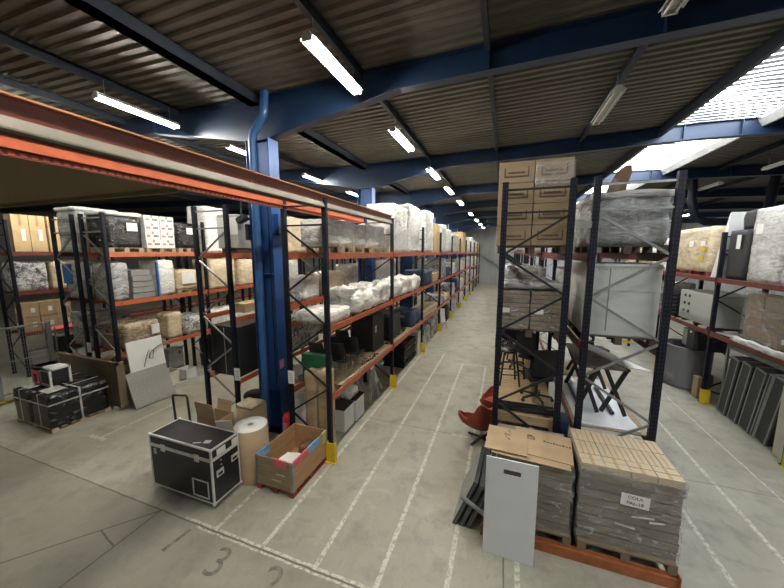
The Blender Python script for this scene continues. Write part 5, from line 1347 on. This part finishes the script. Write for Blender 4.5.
mb = MB(o); mb.b(-10.5,-10.18,6.85,7.35,0,1.02); mb.build('body','grey',t,.01); mb = MB(o); mb.b(-10.18,-10.174,7.2,7.26,.8,.9); mb.build('handle_hole','black',t)
bundle('dark goods on the floor under the left back rack, second bay', XC0,XC1-.1,8.2,10.6,.001,1.1,'black',185,.05)
tag(MB((-9.75,7.2,0)).b(-9.67,-9.58,6.5,7.8,0,.05).build('loose_bar','grey_light'), 'pale bar on the floor in front of the two bins', 'bar')
# C2 (other half of the double row), seen past the end frames
X20, X21 = -11.86, -10.98
wrapped('grey film wrapped tall load at the near end of the left double rack, top level', X20, X21, 5.3, 6.3, CT, 5.32, 'wrap_silver', 191, .03, top='wrap_white')
wrapped('cloudy wrapped goods with a blue box, left double rack middle level', X20, X21, 5.3, 6.4, CM, 3.9, 'wrap_silver', 192, .05)
tag(MB((-11.6,5.25,CM)).b(-11.82,-11.45,5.26,5.29,3.3,3.85).build('blue_board','blue_box'), 'blue board beside the cloudy wrapped goods at left', 'board')
wrapped('cloudy wrapped goods on the left double rack low level', X20, X21, 5.3, 6.4, CLo, 2.45, 'wrap_grey', 193, .05)
tag(MB((-11.4,5.6,0)).b(X20,X21,5.35,6.2,0,.9).build('brown_box','cardboard_dark',None,.02), 'dark brown box on the floor under the left double rack', 'box')
tag(MB((-10.1,5.6,0)).b(-10.5,-9.75,5.45,6.0,0,.85).build('brown_box','cardboard',None,.02), 'brown box on the floor behind the tall white board', 'box')
tag(MB((-10.2,5.6,CLo)).b(-10.5,-9.95,5.3,5.4,CLo,1.95).build('brown_box','cardboard_dark',None,.02), 'thin brown box standing at the near end of the left back rack', 'box')
# row L loads (far left)
XL0, XL1 = -15.80, -15.05
cartons('taped pair topping the far left rack', XL0+.42, 5.56, CT+.02, 1, 2, 1, .43, .40, 1.20, 'carton_far', 'label_side', 'big cartons at the far left', None, 'tall brown')
cartons('narrow stack beside the big cartons, far left top level', XL0+.42, 6.42, CT+.02, 1, 1, 3, .43, .34, .40, 'carton_far', 'plain', 'narrow carton stack at the far left', None, 'tan')
wrapped('clear bags of mixed goods on the far left rack middle level', XL0, XL1, 5.5, 6.3, CM, 3.85, 'clutter', 195, .05)
wrapped('tan wrapped goods on the far left rack middle level', XL0, XL1, 6.4, 7.4, CM, 3.85, 'wrap_tan', 196, .04)
cartons('far left rack low level', XL0+.4, 5.5, CLo, 1, 3, 2, .45, .42, .5, 'cardboard', 'label_side', 'brown cartons on the far left rack low level', None, 'brown')
for k in range(3): tag(MB((-15.2,5.9+k*.6,0)).b(XL0+.3,XL1,5.6+k*.6,6.1+k*.6,0,.8).build('grey_bin',['grey','cardboard_dark','grey_light'][k],None,.02), ['grey bin on the floor at the far left behind the fence','brown box on the floor at the far left behind the fence','pale box on the floor at the far left behind the fence'][k], 'box')
# mesh fence
t = thing('mesh_fence', 'grey mesh fence with yellow feet at the left edge', 'fence', (-13.05, 4.4, 0)); o = t.location
for y in (3.0, 4.15, 5.3): mb = MB(o); mb.b(-13.09,-13.01,y-.045,y+.045,0,2.1); mb.build('post','mesh_steel',t); mb = MB(o); mb.b(-13.14,-12.96,y-.08,y+.08,0,.01); mb.build('foot','yellow' if y<4.5 else 'mesh_steel',t)
for y0, y1 in ((3.03,4.12),(4.18,5.27)):
    [MB(o).bar((-13.05,y0,z),(-13.05,y1,z),w_,w_).build('rail','mesh_steel',t) for z, w_ in ((2.06,.05),(.2,.04),(1.1,.03))]
    mb = MB(o); n = 20
    for i in range(n): y = y0+(y1-y0)*(i+.5)/n; mb.b(-13.053,-13.047,y-.003,y+.003,.2,2.06)
    for i in range(18): z = .2+i*.105; mb.b(-13.056,-13.050,y0,y1,z-.002,z+.002)
    mb.build('wire_mesh','mesh_steel',t)
q = MB(o).b(-13.0,-12.9,3.0,5.3,.011,.06).build('floor_kerb','yellow',t,.005); q['label'] = 'yellow floor rail'
# trolley rack behind the fence
t = thing('shelf_trolley', 'tall wire trolley holding dark boxes behind the mesh fence', 'trolley', (-13.5,5.6,0)); o = t.location
for x in (-13.75,-13.2):
    for y in (5.5,6.2): mb = MB(o); mb.b(x-.015,x+.015,y-.015,y+.015,0,1.85); mb.build('post','zinc',t)
for z in (.3,1.0,1.75): mb = MB(o); mb.b(-13.77,-13.18,5.48,6.22,z,z+.03); mb.build('shelf','zinc' if z<1.5 else 'tape_red',t)
tag(MB((-13.45,5.85,1.03)).b(-13.7,-13.25,5.55,6.15,1.031,1.5).build('dark_box','black',None,.02), 'dark box on the middle shelf of the wire trolley', 'box')
mb = MB((-13.45,5.85,1.503)); lumpy(mb,-13.7,-13.25,5.6,6.1,1.503,1.62,.03,4,.08,5,.05); tag(mb.build('white_cloth','paper'), 'white cloth draped on the dark box of the wire trolley', 'cloth')
tag(MB((-13.45,5.85,.33)).b(-13.7,-13.25,5.55,6.15,.331,.75).build('red_box','wood_red',None,.02), 'dull red box on the lowest shelf of the wire trolley', 'box')
# black strapped crates
pallet('pale pallet under the black strapped crates at left', -11.22, -9.72, 3.76, 4.92, .001, 'cardboard_pale', 'wooden pallets', .10)
for (x0,x1,lab) in ((-11.22,-10.52,'left one of two black film wrapped crates with pale straps at left'),(-10.48,-9.72,'right one of two black film wrapped crates with pale straps at left')):
    t = thing('black_crate', lab, 'crate', ((x0+x1)/2, 4.33, .103), 0, 'black strapped crates'); o = t.location
    mb = MB(o); lumpy(mb, x0, x1, 3.76, 4.90, .103, .88, .012, x0, .1, 3, .03); mb.build('wrapped_body', 'wrap_black', t)
    mb = MB(o); e = .018; zs = .66
    mb.b(x0-e,x1+e,3.76-e-.002,3.76-e+.002,zs,zs+.035); mb.b(x0-e,x1+e,4.90+e-.002,4.9+e+.002,zs,zs+.035); mb.b(x0-e-.002,x0-e+.002,3.76-e,4.9+e,zs,zs+.035); mb.b(x1+e-.002,x1+e+.002,3.76-e,4.9+e,zs,zs+.035)
    ym = 4.33; xm = (x0+x1)/2
    mb.b(x0-e,x1+e,ym-.02,ym+.02,.88+e,.884+e); mb.b(x1+e-.002,x1+e+.002,ym-.02,ym+.02,.11,.88+e); mb.b(x0-e-.002,x0-e+.002,ym-.02,ym+.02,.11,.88+e)
    mb.b(xm-.02,xm+.02,3.76-e,4.9+e,.88+e,.884+e); mb.b(xm-.02,xm+.02,3.76-e-.002,3.76-e+.002,.11,.88+e)
    mb.build('strap', 'grey_light', t)
    mb = MB(o); lumpy(mb, x0+.15, x1-.2, 3.85, 4.2, .897, .92, .01, x0+3, .08, 6, .01); q = mb.build('film_scrap','wrap_silver',t)
t = thing('small_machine', 'small white and red box machine standing on the black strapped crates', 'machine', (-10.72, 4.25, .925)); o = t.location
mb = MB(o); mb.b(-11.0,-10.25,4.05,4.1,.925,1.38); mb.b(-11.0,-10.25,4.42,4.47,.925,1.38); mb.b(-11.0,-10.25,4.05,4.47,1.32,1.38); mb.b(-11.0,-10.62,4.05,4.47,.925,1.38); mb.build('housing','white',t,.008)
mb = MB(o); mb.b(-10.98,-10.66,4.035,4.05,.96,1.30); mb.build('front_panel','tape_red',t); mb = MB(o); mb.b(-10.6,-10.3,4.10,4.42,.93,1.0); mb.build('tray','black',t); mb = MB(o); mb.b(-10.88,-10.76,4.03,4.036,1.0,1.2); mb.build('dark_window','black',t)
mb = MB(o); mb.b(-10.60,-10.28,4.046,4.05,1.0,1.30); mb.b(-10.252,-10.246,4.12,4.40,1.0,1.30); mb.build('opening','black',t)
# long brown crate, foam panel, white panel
t = thing('long_crate', 'long brown boarded crate standing behind the black strapped crates', 'crate', (-10.5,4.98,0)); o = t.location
mb = MB(o); mb.b(-11.9,-9.42,4.98,5.12,.10,1.30); mb.build('boards','long_crate',t,.01)
mb = MB(o); mb.b(-11.92,-9.36,4.96,5.02,1.24,1.33); mb.b(-9.44,-9.36,4.96,5.14,.1,1.33); mb.build('frame_batten','long_crate',t,.004)
for x in (-11.7,-10.6,-9.6): MB(o).b(x-.06,x+.06,4.945,5.14,0,.1).build('skid','cream',t)
mb = MB(); mb.b(-.055,0,-.52,.52,0,.98); q = mb.build('foam_board','foam_grey',None,.006); q.location = (-9.03,5.66,.02); q.rotation_euler = Euler((0,rad(-21),rad(-3)),'XYZ'); tag(q,'speckled grey foam board leaning against the white board by the rack post','board')
mb = MB(); mb.b(-.03,0,-.47,.47,0,1.75); q = mb.build('leaning_board','white',None,.004); q.location = (-9.33,5.80,.006); q.rotation_euler = Euler((0,rad(-7.5),0),'XYZ'); tag(q,'tall white board with a looped cable, leaning behind the grey foam board','board')
mb = MB((-9.5,5.9,1.2)); mb.tube([(-9.36,5.62,1.0),(-9.40,5.72,1.25),(-9.45,5.84,1.42),(-9.48,5.98,1.38),(-9.42,5.9,1.15),(-9.40,5.80,1.2),(-9.43,5.85,1.35),(-9.48,6.1,1.46),(-9.50,6.6,1.56)], .014, 6); tag(mb.build('cable','grey'), 'grey looped cable hanging over the tall white leaning board', 'cable')

# ================================================================== FAR WALL
t = thing('metal_stair', 'grey metal stair flight against the far wall at the end of the aisle', 'stair', (-2,43.4,0)); o = t.location
for y in (43.1,43.75):
    mb = MB(o); mb.bar((-3.9,y,4.6),(1.2,y,1.2),.05,.22); mb.build('stringer','grey_light',t)
    mb = MB(o); mb.bar((-3.9,y,5.5),(1.2,y,2.1),.05,.05); mb.build('handrail','grey_light',t)
mb = MB(o)
for i in range(18): u = i/17; mb.b(-3.9+5.1*u-.13,-3.9+5.1*u+.13,43.1,43.75,4.58-3.4*u,4.61-3.4*u)
mb.build('treads','grey_light',t)
mb = MB(o); mb.b(-5.2,-3.8,43.0,43.9,4.55,4.65); mb.build('landing','grey_light',t)
for x in (-5.1,1.2):
    mb = MB(o); mb.b(x-.05,x+.05,43.4,43.5,0,4.5 if x<0 else 1.15); mb.build('support','grey_light',t)
# worn painted bay numbers on the floor
for txt, lab, x, y, r in (('2','worn dark painted figure two on the floor, lower left of the aisle',-2.64,2.76,6),('3','worn dark painted figure three on the floor, left of the figure two',-3.50,2.74,10),('1','worn dark painted figure one on the floor beside the flight case',-4.36,2.78,-8)):
    q = text_mesh(txt, .58, 'floor_number', None, (x,y,.0012), (0,0,rad(r)), 'floor_number', .0006); tag(q, lab, 'floor marking', 'painted bay numbers')

# ================================================================== CAMERA / RENDER SETTINGS
cam = bpy.data.cameras.new('camera'); co = bpy.data.objects.new('camera', cam); COL.objects.link(co)
yaw, pit, rol = -0.344410790, 0.133300266, 0.00109909
fw = Vector((math.sin(yaw)*math.cos(pit), math.cos(yaw)*math.cos(pit), -math.sin(pit)))
rt = Vector((math.cos(yaw), -math.sin(yaw), 0)); up = rt.cross(fw)
c_, s_ = math.cos(rol), math.sin(rol); rt, up = rt*c_+up*s_, up*c_-rt*s_
Mx = Matrix((rt, up, -fw)).transposed().to_4x4(); Mx.translation = (0,0,4.2)
co.matrix_world = Mx
cam.sensor_width = 36; cam.lens = 36*315.024/784; cam.clip_start = .05; cam.clip_end = 200
S.camera = co
w = bpy.data.worlds.new('sky'); w.use_nodes = True; S.world = w
w.node_tree.nodes['Background'].inputs[0].default_value = (.7,.8,1,1); w.node_tree.nodes['Background'].inputs[1].default_value = .6
S.view_settings.view_transform = 'Standard'; S.view_settings.look = 'None'; S.view_settings.gamma = 1; S.view_settings.use_curve_mapping = False
S.view_settings.exposure = 0.95
S.cycles.use_denoising = True; S.cycles.max_bounces = 8; S.cycles.diffuse_bounces = 5; S.cycles.glossy_bounces = 3; S.cycles.transparent_max_bounces = 12
S.cycles.caustics_reflective = False; S.cycles.caustics_refractive = False; S.cycles.sample_clamp_indirect = 6
